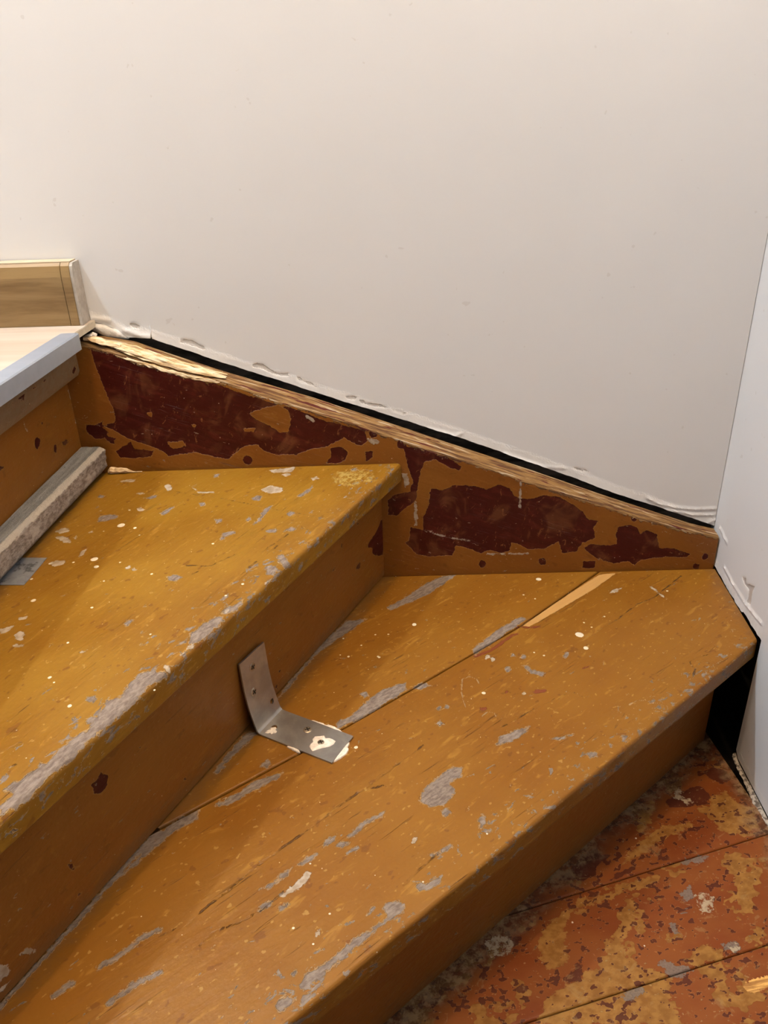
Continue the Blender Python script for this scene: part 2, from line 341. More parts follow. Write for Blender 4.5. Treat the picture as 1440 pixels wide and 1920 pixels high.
   (0,[(-1667,5499),(-1466,5502),(-1540,5456)]),
   (0,[(-571,5297),(-466,5380),(-338,5418),(-398,5332),(-539,5299)]),
   (0,[(-1362,5504),(-1239,5488),(-1278,5464)]),
   (0,[(-2140,5492),(-2088,5485),(-2117,5450)]),
  ],
 },
 'W': {
  'grey': [
   (0,[(-3549,5846),(-3474,5843),(-3400,5796),(-3427,5766),(-3514,5792)]),
   (0,[(-2911,5575),(-2831,5604),(-2727,5585),(-2573,5488),(-2579,5442),(-2665,5483),(-2796,5533),(-2883,5559)]),
   (0,[(-1962,5214),(-1881,5238),(-1778,5217),(-1715,5144),(-1614,5095),(-1458,5082),(-1452,5045),(-1566,5049),(-1702,5098),(-1818,5165),(-1921,5186)]),
   (0,[(-1339,5033),(-1271,4994),(-1135,4935),(-1060,4860),(-1206,4928),(-1325,4987)]),
   (0,[(-695,4738),(-528,4714),(-539,4668),(-654,4681)]),
   (0,[(-486,4657),(-423,4655),(-389,4617),(-176,4591),(-89,4532),(-267,4556),(-426,4599),(-470,4619)]),
   (0,[(-35,4512),(160,4449),(160,4430),(0,4482)]),
   (0,[(2604,3532),(2794,3490),(2852,3443),(2670,3480)]),
  ],
  'ridge': [
   (30.0,[(3766,2995),(3937,2900),(4215,2817),(4542,2777),(4808,2784)]),
   (30.0,[(4085,2791),(4502,2687),(4812,2678)]),
   (30.0,[(4739,2542),(4851,2600)]),
   (25.0,[(473,4203),(879,4082),(960,4115)]),
   (25.0,[(1580,3797),(2169,3554),(2502,3522)]),
   (40.0,[(-3627,5750),(-3399,5667),(-3279,5655)]),
   (40.0,[(-4046,5928),(-3915,5909),(-3813,5891)]),
  ],
 },
 'WR': {
  'grey': [
   (0,[(-1231,2339),(-1345,2396),(-1392,2325),(-1660,2454),(-1622,2344),(-1647,2158),(-1540,2129),(-1521,2306),(-1373,2298)]),
  ],
  'ridge': [
   (30.0,[(-196,2554),(-541,2490)]),
   (30.0,[(-603,2115),(-1027,2076),(-1503,2075),(-2082,2144)]),
  ],
 },
}
PLASTER_BOTTOM = [(-0.4049, 0.5875), (-0.3909, 0.5849), (-0.3789, 0.5795), (-0.3663, 0.5726), (-0.3595, 0.5658), (-0.3437, 0.5646), (-0.3289, 0.5634), (-0.3267, 0.5699), (-0.3265, 0.5626), (-0.2907, 0.5482), (-0.2332, 0.5262), (-0.1109, 0.4805), (-0.0046, 0.4412), (0.0754, 0.4127), (0.2002, 0.3628), (0.3291, 0.3084), (0.4803, 0.2513), (0.49, 0.2463)]
STRINGER_TOP = [(-0.4151, 0.5685), (-0.4025, 0.5638), (-0.3464, 0.5417), (-0.2855, 0.5199), (-0.2289, 0.5084), (-0.1603, 0.4789), (-0.0962, 0.4575), (-0.0312, 0.4318), (0.0336, 0.4057), (0.1142, 0.3761), (0.1967, 0.3441), (0.2803, 0.3122), (0.3667, 0.2796), (0.4449, 0.2556), (0.4808, 0.2445)]
STRINGER_BACK = [(-0.4243, 0.5707), (-0.4065, 0.5687), (-0.3939, 0.5697), (-0.3501, 0.5611), (-0.3068, 0.5434), (-0.2345, 0.5156), (-0.1114, 0.4731), (0.0156, 0.4238), (0.196, 0.3538), (0.33, 0.3003), (0.4817, 0.2428), (0.4921, 0.2388)]
DROPS = [('A',-3446,-1964,51),('A',-3514,-2785,45),('A',-3434,-2956,31),('A',-3250,-2042,23),('A',-4007,-2863,14),('A',-3737,-2844,16),('A',-4086,-3186,18),('A',-2751,-3143,16),('A',-3620,-2108,11),('A',-4263,-1816,12),('A',-3462,-1549,15),('A',-3142,-2231,11),('A',-3249,-3266,13),('A',-3189,-2871,13),('A',-3211,-3783,17),('A',-3247,-4386,15),('A',-2900,-5309,21),('A',-2464,-4279,12),('A',-2204,-5123,11),('A',-3892,-3621,29),('A',-3226,-4913,19),('A',-3159,-4985,11),('A',-1691,-3398,18),('A',-2192,-2490,17),('A',-1836,-3618,15),('B',2125,-473,43),('B',2436,-1891,60),('B',2457,-2186,37),('B',3937,-878,18),('B',2557,-1615,15),('B',2637,-1727,14),('B',2872,-1483,15),('B',1833,-888,16),('B',1984,-998,15),('B',1879,-2324,16),('B',1762,-2255,14),('B',1013,-3034,26),('B',205,-1565,34),('B',-295,-2265,18),('B',-687,-2251,18),('B',-775,-1850,14),('B',-337,-1781,15),('B',-158,-1779,15),('B',-523,-2014,14),('B',-279,-2282,18),('B',-798,-2212,11),('B',-532,-3912,24),('B',-1016,-6116,13),('B',-826,-6270,11),('B',-700,-5983,11),('B',-922,-5448,10),('B',157,-5671,10),('B',816,-5139,11),('C',2929,-3640,13),('C',1888,-4780,12),('C',2622,-5077,10)]


# ------------------------------------------------------------------ node helpers
class NT:
    def __init__(self, name):
        self.mat = bpy.data.materials.new(name)
        self.mat.use_nodes = True
        self.t = self.mat.node_tree
        self.bsdf = self.t.nodes['Principled BSDF']
    def put(self, sock, v):
        if isinstance(v, bpy.types.NodeSocket):
            self.t.links.new(v, sock)
        elif isinstance(v, (tuple, list)):
            sock.default_value = tuple(v) + ((1.0,) if len(v) == 3 and sock.type == 'RGBA' else ())
        else:
            sock.default_value = v
    def math(self, op, a, b=0.0, c=0.0, clamp=False):
        n = self.t.nodes.new('ShaderNodeMath'); n.operation = op; n.use_clamp = clamp
        for i, v in enumerate((a, b, c)):
            self.put(n.inputs[i], v)
        return n.outputs[0]
    def add(self, a, b): return self.math('ADD', a, b)
    def mul(self, a, b): return self.math('MULTIPLY', a, b)
    def attr(self, name):
        n = self.t.nodes.new('ShaderNodeAttribute'); n.attribute_name = name
        return n.outputs['Fac']
    def uv(self, su=1.0, sv=1.0, off=0.0):
        n = self.t.nodes.new('ShaderNodeUVMap'); n.uv_map = 'UVMap'
        k = self.t.nodes.new('ShaderNodeMapping')
        k.inputs['Scale'].default_value = (su, sv, 1.0); k.inputs['Location'].default_value = (off, off * 0.7, off * 1.3)
        self.t.links.new(n.outputs[0], k.inputs[0])
        return k.outputs[0]
    def obj(self, s=(1, 1, 1), off=0.0):
        n = self.t.nodes.new('ShaderNodeTexCoord')
        k = self.t.nodes.new('ShaderNodeMapping')
        k.inputs['Scale'].default_value = s; k.inputs['Location'].default_value = (off, off * 0.7, off * 1.3)
        self.t.links.new(n.outputs['Object'], k.inputs[0])
        return k.outputs[0]
    def noise(self, vec, scale=1.0, detail=4.0, rough=0.55, dist=0.0):
        n = self.t.nodes.new('ShaderNodeTexNoise')
        self.put(n.inputs['Vector'], vec)
        n.inputs['Scale'].default_value = scale; n.inputs['Detail'].default_value = detail
        n.inputs['Roughness'].default_value = rough; n.inputs['Distortion'].default_value = dist
        return n.outputs['Fac']
    def voronoi(self, vec, scale):
        n = self.t.nodes.new('ShaderNodeTexVoronoi')
        self.put(n.inputs['Vector'], vec); n.inputs['Scale'].default_value = scale
        return n.outputs['Distance'], n.outputs['Color']
    def step(self, v, lo, hi, a=0.0, b=1.0):
        n = self.t.nodes.new('ShaderNodeMapRange'); n.interpolation_type = 'SMOOTHSTEP'
        self.put(n.inputs['Value'], v)
        n.inputs['From Min'].default_value = lo; n.inputs['From Max'].default_value = hi
        n.inputs['To Min'].default_value = a; n.inputs['To Max'].default_value = b
        return n.outputs['Result']
    def mix(self, f, a, b, mode='MIX'):
        n = self.t.nodes.new('ShaderNodeMix'); n.data_type = 'RGBA'; n.blend_type = mode
        self.put(n.inputs[0], f); self.put(n.inputs[6], a); self.put(n.inputs[7], b)
        return n.outputs[2]
    def fmix(self, f, a, b):
        n = self.t.nodes.new('ShaderNodeMix'); n.data_type = 'FLOAT'
        self.put(n.inputs[0], f); self.put(n.inputs[2], a); self.put(n.inputs[3], b)
        return n.outputs[0]
    def sep(self, col):
        n = self.t.nodes.new('ShaderNodeSeparateColor'); self.put(n.inputs[0], col)
        return n.outputs
    def bump(self, h, dist, strength=1.0, normal=None):
        n = self.t.nodes.new('ShaderNodeBump')
        n.inputs['Distance'].default_value = dist; n.inputs['Strength'].default_value = strength
        self.put(n.inputs['Height'], h)
        if normal: self.t.links.new(normal, n.inputs['Normal'])
        return n.outputs[0]
    def done(self, col, rough, normal=None, metallic=0.0, spec=0.5):
        b = self.bsdf.inputs
        self.put(b['Base Color'], col); self.put(b['Roughness'], rough); self.put(b['Metallic'], metallic)
        b['Specular IOR Level'].default_value = spec
        if normal: self.t.links.new(normal, b['Normal'])
        return self.mat

OCHRE = (0.203, 0.092, 0.0080); OCHRE2 = (0.238, 0.118, 0.0100)
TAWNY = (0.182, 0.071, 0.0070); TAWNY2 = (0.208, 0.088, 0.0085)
OCHRE_SHADED = (0.205, 0.072, 0.0115); OCHRE_SHADED2 = (0.225, 0.085, 0.0125)  # same ochre, with the browner hue of the shaded uprights put into the colour
OXBLOOD = (0.048, 0.0055, 0.0040); OXBLOOD2 = (0.078, 0.0115, 0.0075)

def painted(name, tread=True, dusty=0.0, base=None):
    """old gloss floor paint: ochre top coat over oxblood over grey primer and bare wood"""
    n = NT(name)
    fine = n.noise(n.uv(420, 420), 1, 2, 0.6)
    mid = n.noise(n.uv(85, 110, 3), 1, 3, 0.6)
    low = n.noise(n.uv(7, 9, 11), 1, 2)
    grain = n.noise(n.uv(9, 150, 5), 1, 3, 0.65, 0.4)
    streak = n.noise(n.uv(30, 95, 21), 1, 3, 0.62, 0.6)
    rag = n.noise(n.uv(190, 240, 14), 1, 3, 0.65)
    jit = n.add(n.add(n.mul(n.math('SUBTRACT', mid, 0.5), 0.0085), n.mul(n.math('SUBTRACT', rag, 0.5), 0.0075)), n.mul(n.math('SUBTRACT', fine, 0.5), 0.003))
    def mask(layer, amt=1.0, e=0.0004, bias=0.0):
        return n.step(n.add(n.add(n.attr(layer), bias), n.mul(jit, amt)), -e, e)
    col = n.mix(n.step(low, 0.35, 0.65), *(base or ((OCHRE, OCHRE2) if tread else (OCHRE_SHADED, OCHRE_SHADED2))))
    col = n.mix(n.mul(n.step(grain, 0.42, 0.75), 0.22), col, (0.165, 0.060, 0.008))
    # thin rubbed places and hairline drag marks
    col = n.mix(n.mul(n.step(streak, 0.58, 0.72), 0.42 if tread else 0.16), col, (0.36, 0.19, 0.032))
    spots = n.noise(n.uv(120, 170, 33), 1, 2, 0.5)
    col = n.mix(n.mul(n.step(spots, 0.665, 0.71), 0.42 if tread else 0.12), col, (0.42, 0.26, 0.075))
    col = n.mix(n.mul(n.step(n.noise(n.uv(70, 100, 55), 1, 2, 0.5), 0.675, 0.705), 0.55 if tread else 0.35), col, (0.12, 0.038, 0.007))
    hair = n.mul(n.step(n.noise(n.uv(16, 430, 62), 1, 3, 0.7, 0.6), 0.63, 0.69), n.step(n.noise(n.uv(14, 22, 53), 1, 2, 0.6), 0.50, 0.62))
    col = n.mix(n.mul(hair, 0.6 if tread else 0.25), col, (0.085, 0.032, 0.008))
    # grime collecting along inner edges
    grime = n.step(n.add(n.attr('grime'), n.mul(n.math('SUBTRACT', mid, 0.5), 0.05)), -0.012, 0.012)
    col = n.mix(n.mul(grime, 0.45), col, (0.13, 0.065, 0.026))
    if dusty:
        col = n.mix(n.step(mid, 0.3, 0.7, dusty * 0.6, dusty), col, (0.20, 0.155, 0.095))
    red = mask('red', 0.55)
    redc = n.mix(n.step(streak, 0.46, 0.72), OXBLOOD, OXBLOOD2)
    scuff = n.math('MAXIMUM', n.step(n.noise(n.uv(130, 60, 41), 1, 3, 0.7, 1.2), 0.62, 0.70), n.mul(n.step(n.noise(n.uv(28, 22, 48), 1, 3, 0.65, 1.0), 0.52, 0.70), 0.45))
    redc = n.mix(n.mul(scuff, 0.6), redc, (0.26, 0.11, 0.040))
    ringr = n.math('SUBTRACT', mask('red', 0.55, bias=0.0009), red)
    col = n.mix(n.mul(ringr, 0.40), col, (0.32, 0.17, 0.045))
    col = n.mix(red, col, redc)
    col = n.mix(mask('ochre', 0.5), col, (0.225, 0.095, 0.012))
    rb = mask('redbrown', 0.6)
    col = n.mix(rb, col, (0.16, 0.04, 0.014))
    # worn arris of the nosing and scattered chips down to the primer
    chip_noise = n.noise(n.uv(70, 115, 71), 1, 3, 0.66, 0.5)
    near = n.step(n.attr('nose'), 0.0, 0.085, 0.125 if tread else 0.02, 0.0)
    prim = n.math('MAXIMUM', n.step(n.add(chip_noise, near), 0.715, 0.725), mask('grey', 0.9))
    prim_wide = n.math('MAXIMUM', n.step(n.add(chip_noise, near), 0.695, 0.705), mask('grey', 0.9, bias=0.0010))
    rim = n.math('MAXIMUM', n.math('SUBTRACT', prim_wide, prim), mask('rim', 0.25, 0.0003))
    primc = n.mix(n.step(n.noise(n.uv(120, 330, 9), 1, 3, 0.7), 0.30, 0.70), (0.120, 0.088, 0.069), (0.235, 0.188, 0.155))
    col = n.mix(n.mul(rim, 0.45), col, (0.42, 0.32, 0.20))
    col = n.mix(prim, col, primc)
    yel = n.mul(mask('yellow', 2.2, 0.003), n.step(n.noise(n.uv(90, 130, 37), 1, 3, 0.7), 0.42, 0.60))
    col = n.mix(n.mul(yel, 0.7), col, (0.38, 0.285, 0.085))
    pale = mask('pale', 0.8)
    palec = n.mix(n.step(mid, 0.4, 0.6), (0.29, 0.23, 0.165), (0.42, 0.36, 0.29))
    col = n.mix(n.mul(pale, 0.85), col, palec)
    wood = mask('wood', 0.35)
    col = n.mix(wood, col, n.mix(grain, (0.36, 0.185, 0.052), (0.46, 0.26, 0.085)))
    crack = mask('crack', 0.38, 0.0005)
    crack = n.mul(crack, n.step(n.noise(n.uv(45, 45, 66), 1, 3, 0.7), 0.44, 0.56, 0.12, 1.0))
    col = n.mix(n.mul(crack, 0.8), col, (0.075, 0.034, 0.014))
    edge = n.step(n.add(n.attr('arris'), n.mul(jit, 1.6)), -0.0008, 0.0008)
    ed = n.noise(n.uv(14, 260, 13), 1, 3, 0.7)
    edc = n.mix(n.step(ed, 0.40, 0.52), (0.10, 0.045, 0.018), n.mix(n.step(ed, 0.55, 0.66), (0.24, 0.135, 0.048), (0.42, 0.34, 0.24)))
    edc = n.mix(n.step(n.noise(n.uv(18, 200, 77), 1, 3, 0.6), 0.60, 0.64), edc, OXBLOOD2)
    col = n.mix(edge, col, edc)
    # fine white spatter
    d, c = n.voronoi(n.uv(150, 150, 2), 1)
    sp = n.mul(n.math('LESS_THAN', d, n.mul(n.sep(c)[1], 0.10)), n.math('GREATER_THAN', n.sep(c)[0], 0.86 if tread else 0.93))
    col = n.mix(n.mul(sp, 0.8), col, (0.72, 0.62, 0.48))
    rough = n.fmix(n.math('MAXIMUM', prim, n.math('MAXIMUM', edge, wood)), n.step(low, 0.3, 0.7, 0.33, 0.45), 0.75)
    h = n.add(n.mul(grain, 0.16), n.mul(n.noise(n.uv(60, 75, 91), 1, 2), 0.20))
    h = n.add(h, n.mul(streak, 0.16))
    h = n.add(h, n.mul(n.noise(n.uv(150, 200, 23), 1, 3, 0.6), 0.13))
    h = n.math('SUBTRACT', h, n.mul(hair, 0.35))
    h = n.math('SUBTRACT', h, n.mul(n.math('MAXIMUM', prim, n.math('MAXIMUM', red, n.math('MAXIMUM', wood, rb))), 0.30))
    h = n.math('SUBTRACT', h, n.mul(crack, 0.9))
    h = n.add(h, n.mul(n.math('MAXIMUM', pale, rim), 0.25))
    h = n.add(h, n.mul(n.mul(edge, ed), 1.6))
    h = n.add(h, n.mul(prim, n.mul(fine, 0.25)))
    return n.done(col, rough, n.bump(h, 0.0021, 0.95), spec=0.25)

def painted_low(name):
    """lowest tread: brick red paint walked through to ochre, oxblood and dust"""
    n = NT(name)
    fine = n.noise(n.uv(420, 420), 1, 2, 0.6)
    mid = n.noise(n.uv(85, 110, 3), 1, 3, 0.6)
    low = n.noise(n.uv(9, 13, 17), 1, 3, 0.6)
    big = n.noise(n.uv(22, 30, 8), 1, 3, 0.62)
    grain = n.noise(n.uv(9, 150, 5), 1, 3, 0.65, 0.4)
    jit = n.add(n.mul(n.math('SUBTRACT', mid, 0.5), 0.016), n.mul(n.math('SUBTRACT', fine, 0.5), 0.006))
    def mask(layer, amt=1.0, e=0.0004, bias=0.0):
        return n.step(n.add(n.add(n.attr(layer), bias), n.mul(jit, amt)), -e, e)
    col = n.mix(n.step(low, 0.4, 0.62), (0.160, 0.038, 0.0075), (0.185, 0.054, 0.010))
    och = n.math('MAXIMUM', mask('ochre', 1.2), n.step(big, 0.585, 0.595))
    ochc = n.mix(n.step(mid, 0.35, 0.65), (0.185, 0.078, 0.014), (0.255, 0.125, 0.028))
    col = n.mix(och, col, ochc)
    freckle = n.noise(n.uv(95, 130, 27), 1, 2, 0.55)
    dens = n.noise(n.uv(16, 20, 61), 1, 2)
    red = n.math('MAXIMUM', mask('red', 0.7), n.step(n.add(freckle, n.mul(n.math('SUBTRACT', dens, 0.5), 0.42)), 0.600, 0.612))
    rim = n.math('SUBTRACT', n.step(n.add(freckle, n.mul(n.math('SUBTRACT', dens, 0.5), 0.42)), 0.585, 0.597), red)
    col = n.mix(n.mul(n.math('MAXIMUM', rim, 0.0), 0.35), col, (0.45, 0.22, 0.07))
    col = n.mix(n.mul(red, 0.92), col, n.mix(mid, (0.050, 0.008, 0.004), (0.082, 0.020, 0.009)))
    dust = n.step(n.noise(n.uv(40, 55, 43), 1, 4, 0.72, 0.8), 0.60, 0.66)
    col = n.mix(n.mul(dust, 0.42), col, (0.26, 0.155, 0.06))
    flk = n.step(n.noise(n.uv(150, 210, 83), 1, 2, 0.6), 0.67, 0.70)
    col = n.mix(n.mul(flk, 0.45), col, (0.36, 0.235, 0.105))
    prim = n.math('MAXIMUM', mask('grey', 1.2), n.step(n.noise(n.uv(34, 80, 29), 1, 3, 0.6), 0.715, 0.725))
    col = n.mix(n.mul(prim, 0.85), col, n.mix(fine, (0.095, 0.07, 0.055), (0.22, 0.18, 0.15)))
    grime = n.step(n.add(n.attr('grime'), n.mul(n.math('SUBTRACT', big, 0.5), 0.09)), -0.016, 0.016)
    gn = n.step(n.noise(n.uv(90, 90, 19), 1, 3, 0.7), 0.40, 0.62)
    col = n.mix(n.mul(grime, 0.75), col, n.mix(gn, (0.05, 0.026, 0.013), (0.23, 0.155, 0.085)))
    pale = n.mul(mask('pale', 1.2), n.step(n.noise(n.uv(160, 160, 36), 1, 3, 0.7), 0.40, 0.56))
    col = n.mix(n.mul(pale, 0.85), col, (0.38, 0.31, 0.21))
    wood = mask('wood', 0.9)
    col = n.mix(wood, col, n.mix(n.step(n.noise(n.uv(20, 320, 6), 1, 3, 0.7), 0.4, 0.6), (0.30, 0.14, 0.04), (0.66, 0.38, 0.11)))
    rough = n.fmix(n.math('MAXIMUM', prim, n.math('MAXIMUM', grime, wood)), n.step(low, 0.3, 0.7, 0.36, 0.5), 0.8)
    h = n.add(n.mul(grain, 0.15), n.mul(n.noise(n.uv(60, 75, 91), 1, 2), 0.25))
    h = n.math('SUBTRACT', h, n.mul(red, 0.22))
    h = n.add(h, n.mul(och, 0.15))
    h = n.add(h, n.mul(n.math('MAXIMUM', pale, flk), 0.35))
    h = n.add(h, n.mul(n.math('MAXIMUM', grime, prim), n.mul(fine, 0.5)))
    return n.done(col, rough, n.bump(h, 0.0016, 0.9), spec=0.2)

def plaster(name):
    n = NT(name)
    mid = n.noise(n.uv(85, 110, 3), 1, 3, 0.6)
    fine = n.noise(n.uv(420, 420), 1, 2, 0.6)
    low = n.noise(n.uv(3, 3, 7), 1, 2)
    jit = n.add(n.mul(n.math('SUBTRACT', mid, 0.5), 0.006), n.mul(n.math('SUBTRACT', fine, 0.5), 0.003))
    grey = n.step(n.add(n.attr('grey'), jit), -0.0006, 0.0006)
    wide = n.step(n.add(n.add(n.attr('grey'), 0.0016), jit), -0.0008, 0.0008)
    col = n.mix(n.step(low, 0.35, 0.65), (0.745, 0.755, 0.775), (0.765, 0.775, 0.795))
    col = n.mix(n.mul(n.step(n.noise(n.uv(60, 60, 5), 1, 2, 0.5), 0.74, 0.76), 0.25), col, (0.5, 0.47, 0.44))
    # bare skim coat where the finish stops short of the lower edge
    lowedge = n.step(n.add(n.attr('edge'), n.mul(jit, 2.0)), 0.009, 0.016, 1.0, 0.0)
    col = n.mix(n.mul(lowedge, 0.5), col, (0.80, 0.78, 0.755))
    col = n.mix(n.mul(n.math('SUBTRACT', wide, grey), 0.5), col, (0.86, 0.84, 0.82))
    col = n.mix(grey, col, n.mix(mid, (0.50, 0.475, 0.455), (0.60, 0.57, 0.545)))
    h = n.add(n.mul(n.noise(n.uv(14, 14, 3), 1, 2), 0.30), n.mul(n.noise(n.uv(140, 140, 9), 1, 2), 0.08))
    h = n.math('SUBTRACT', h, n.mul(grey, 0.45))
    h = n.add(h, n.mul(lowedge, n.add(0.15, n.mul(mid, 0.55))))
    return n.done(col, 0.62, n.bump(h, 0.0014, 0.7), spec=0.3)

def plain(name, c1, c2, scale, rough, stretch=(1, 1, 1), metallic=0.0, bump=0.0005, thr=(0.35, 0.65), c3=None, spec=0.4):
    n = NT(name)
    f = n.noise(n.obj(tuple(scale * s for s in stretch)), 1, 5, 0.62, 0.3)
    col = n.mix(n.step(f, *thr), c1, c2)
    if c3:
        g = n.noise(n.obj(tuple(scale * 0.4 * s for s in stretch), 5.0), 1, 4, 0.6)
        col = n.mix(n.step(g, 0.56, 0.62), col, c3)
    return n.done(col, rough, n.bump(f, bump) if bump else None, metallic, spec)

M = {}
M['paint'] = painted('worn_ochre_tread_paint', True)
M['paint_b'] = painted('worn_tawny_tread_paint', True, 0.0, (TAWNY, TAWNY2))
M['paint_shaded'] = painted('worn_ochre_shaded_upright_paint', False)
M['paint_dusty'] = painted('dusty_old_nosing_paint', False, 0.75)
M['paint_low'] = painted_low('walked_through_brick_red_paint')
M['plaster'] = plaster('off_white_wall_plaster')
M['dark'] = plain('dirty_old_wall', (0.02, 0.017, 0.013), (0.12, 0.10, 0.082), 45, 0.9, (0.3, 1, 1))
M['void'] = plain('void_black_board', (0.010, 0.007, 0.005), (0.025, 0.017, 0.012), 30, 0.95)  # near-black for unlit voids, the shade is put into the colour
M['raw'] = plain('split_raw_wood', (0.52, 0.35, 0.17), (0.80, 0.66, 0.46), 60, 0.8, (0.25, 3, 3), bump=0.0012)
M['putty'] = plain('white_putty', (0.66, 0.56, 0.46), (0.80, 0.72, 0.62), 160, 0.8, bump=0.0012)
M['filler'] = plain('white_filler', (0.62, 0.59, 0.55), (0.78, 0.755, 0.72), 70, 0.7, bump=0.0015)
M['crumb'] = plain('dirty_plaster_crumbs', (0.10, 0.08, 0.065), (0.42, 0.375, 0.325), 190, 0.9, bump=0.002, thr=(0.38, 0.6))
M['drop'] = plain('dried_white_paint', (0.56, 0.48, 0.35), (0.64, 0.57, 0.45), 90, 0.45, bump=0)
M['plain_white'] = plain('white_ceiling_paint', (0.76, 0.74, 0.72), (0.79, 0.77, 0.75), 20, 0.8, bump=0)
M['laminate'] = plain('pale_laminate', (0.44, 0.365, 0.295), (0.53, 0.465, 0.40), 26, 0.4, (0.08, 1, 1), bump=0.0001)
M['lamedge'] = plain('laminate_core', (0.50, 0.44, 0.34), (0.60, 0.55, 0.45), 60, 0.8)
M['alu'] = plain('satin_aluminium', (0.36, 0.41, 0.50), (0.39, 0.44, 0.53), 40, 0.45, (0.05, 1, 1), metallic=0.6, bump=0.0)
M['zinc'] = plain('galvanised_steel', (0.33, 0.315, 0.29), (0.46, 0.435, 0.40), 22, 0.36, metallic=0.85, bump=0.0)
M['zinc_dull'] = plain('dull_grey_steel', (0.27, 0.285, 0.31), (0.34, 0.355, 0.385), 90, 0.5, metallic=0.6, bump=0.0003, c3=(0.12, 0.125, 0.135))
M['screw'] = plain('brassy_screw', (0.30, 0.24, 0.17), (0.42, 0.35, 0.26), 200, 0.4, metallic=0.85, bump=0)
M['slot'] = plain('screw_recess', (0.03, 0.025, 0.02), (0.05, 0.04, 0.03), 200, 0.6, metallic=0.5, bump=0)

def oak():
    n = NT('oak_print')
    ring = n.noise(n.obj((4, 40, 34)), 1, 5, 0.6, 1.4)
    fine = n.noise(n.obj((12, 90, 190), 4.0), 1, 4, 0.7)
    col = n.mix(n.step(ring, 0.35, 0.68), (0.300, 0.200, 0.090), (0.185, 0.112, 0.045))
    col = n.mix(n.mul(n.step(fine, 0.5, 0.75), 0.35), col, (0.14, 0.082, 0.032))
    return n.done(col, 0.42, None, spec=0.4)
M['oak'] = oak()
M['oak_top'] = plain('oak_print_top', (0.44, 0.34, 0.22), (0.54, 0.45, 0.33), 50, 0.45, (0.1, 1, 1), bump=0)
M['mdf'] = plain('grey_white_board_end', (0.36, 0.33, 0.29), (0.44, 0.41, 0.37), 120, 0.8)

def weathered():
    n = NT('weathered_batten_wood')
    f = n.noise(n.uv(14, 150, 3), 1, 4, 0.7, 0.4)
    g = n.noise(n.uv(110, 190, 9), 1, 4, 0.72)
    top = n.attr('top')
    tc = n.mix(n.step(f, 0.35, 0.65), (0.20, 0.205, 0.205), (0.295, 0.305, 0.305))
    tc = n.mix(n.step(g, 0.66, 0.70), tc, (0.06, 0.075, 0.085))
    fc = n.mix(n.step(g, 0.38, 0.62), (0.19, 0.155, 0.13), (0.36, 0.315, 0.275))
    fc = n.mix(n.step(n.noise(n.uv(22, 40, 31), 1, 3, 0.6), 0.54, 0.68), fc, (0.46, 0.415, 0.37))
    col = n.mix(n.step(n.add(top, n.mul(n.math('SUBTRACT', g, 0.5), 0.35)), 0.45, 0.55), fc, tc)
    rim = n.step(n.add(n.attr('ridge'), n.mul(n.math('SUBTRACT', g, 0.5), 0.7)), 0.44, 0.60)
    col = n.mix(n.mul(rim, 0.8), col, (0.52, 0.475, 0.41))
    return n.done(col, 0.8, n.bump(n.add(n.mul(f, 0.5), n.mul(g, 0.9)), 0.003, 0.9), spec=0.25)
M['weathered'] = weathered()

# ------------------------------------------------------------------ object helpers
def props(o, label=None, cat=None, group=None, kind=None):
    if label: o['label'] = label
    if cat: o['category'] = cat
    if group: o['group'] = group
    if kind: o['kind'] = kind
    return o
def empty(name, loc, label, cat, group=None):
    o = bpy.data.objects.new(name, None)
    o.location = loc; o.empty_display_size = 0.05
    COL.objects.link(o)
    return props(o, label, cat, group)
def link(name, me, mat, parent=None, smooth=False):
    o = bpy.data.objects.new(name, me)
    if mat and not me.materials: me.materials.append(mat)
    if smooth:
        me.polygons.foreach_set('use_smooth', [True] * len(me.polygons))
    COL.objects.link(o)
    if parent:
        o.parent = parent
        chain = Vector((0, 0, 0)); p = parent
        while p: chain += p.location; p = p.parent
        o.location = -chain
    return o
def mesh_from(name, verts, faces):
    me = bpy.data.meshes.new(name)
    me.from_pydata([tuple(v) for v in verts], [], faces)
    me.update()
    return me
def bm_link(name, bm, mat, parent=None, smooth=False, bevel=0.0):
    if bevel:
        bmesh.ops.bevel(bm, geom=bm.edges[:], offset=bevel, segments=2, affect='EDGES', profile=0.6)
    bmesh.ops.recalc_face_normals(bm, faces=bm.faces[:])
    me = bpy.data.meshes.new(name); bm.to_mesh(me); bm.free()
    return link(name, me, mat, parent, smooth)
def prism(bm, poly, z0, z1):
    """poly: plan points"""
    a = [bm.verts.new((x, y, z0)) for x, y in poly]; b = [bm.verts.new((x, y, z1)) for x, y in poly]
    bm.faces.new(a[::-1]); bm.faces.new(b)
    for i in range(len(poly)):
        j = (i + 1) % len(poly); bm.faces.new((a[i], a[j], b[j], b[i]))
def wob(t, seed, f=1.0):
    t = np.asarray(t, float) * f
    return (np.sin(t * 23.1 + seed) + 0.7 * np.sin(t * 51.7 + seed * 2.3) + 0.5 * np.sin(t * 117.3 + seed * 4.1) + 0.35 * np.sin(t * 263.9 + seed * 1.7)) / 2.55

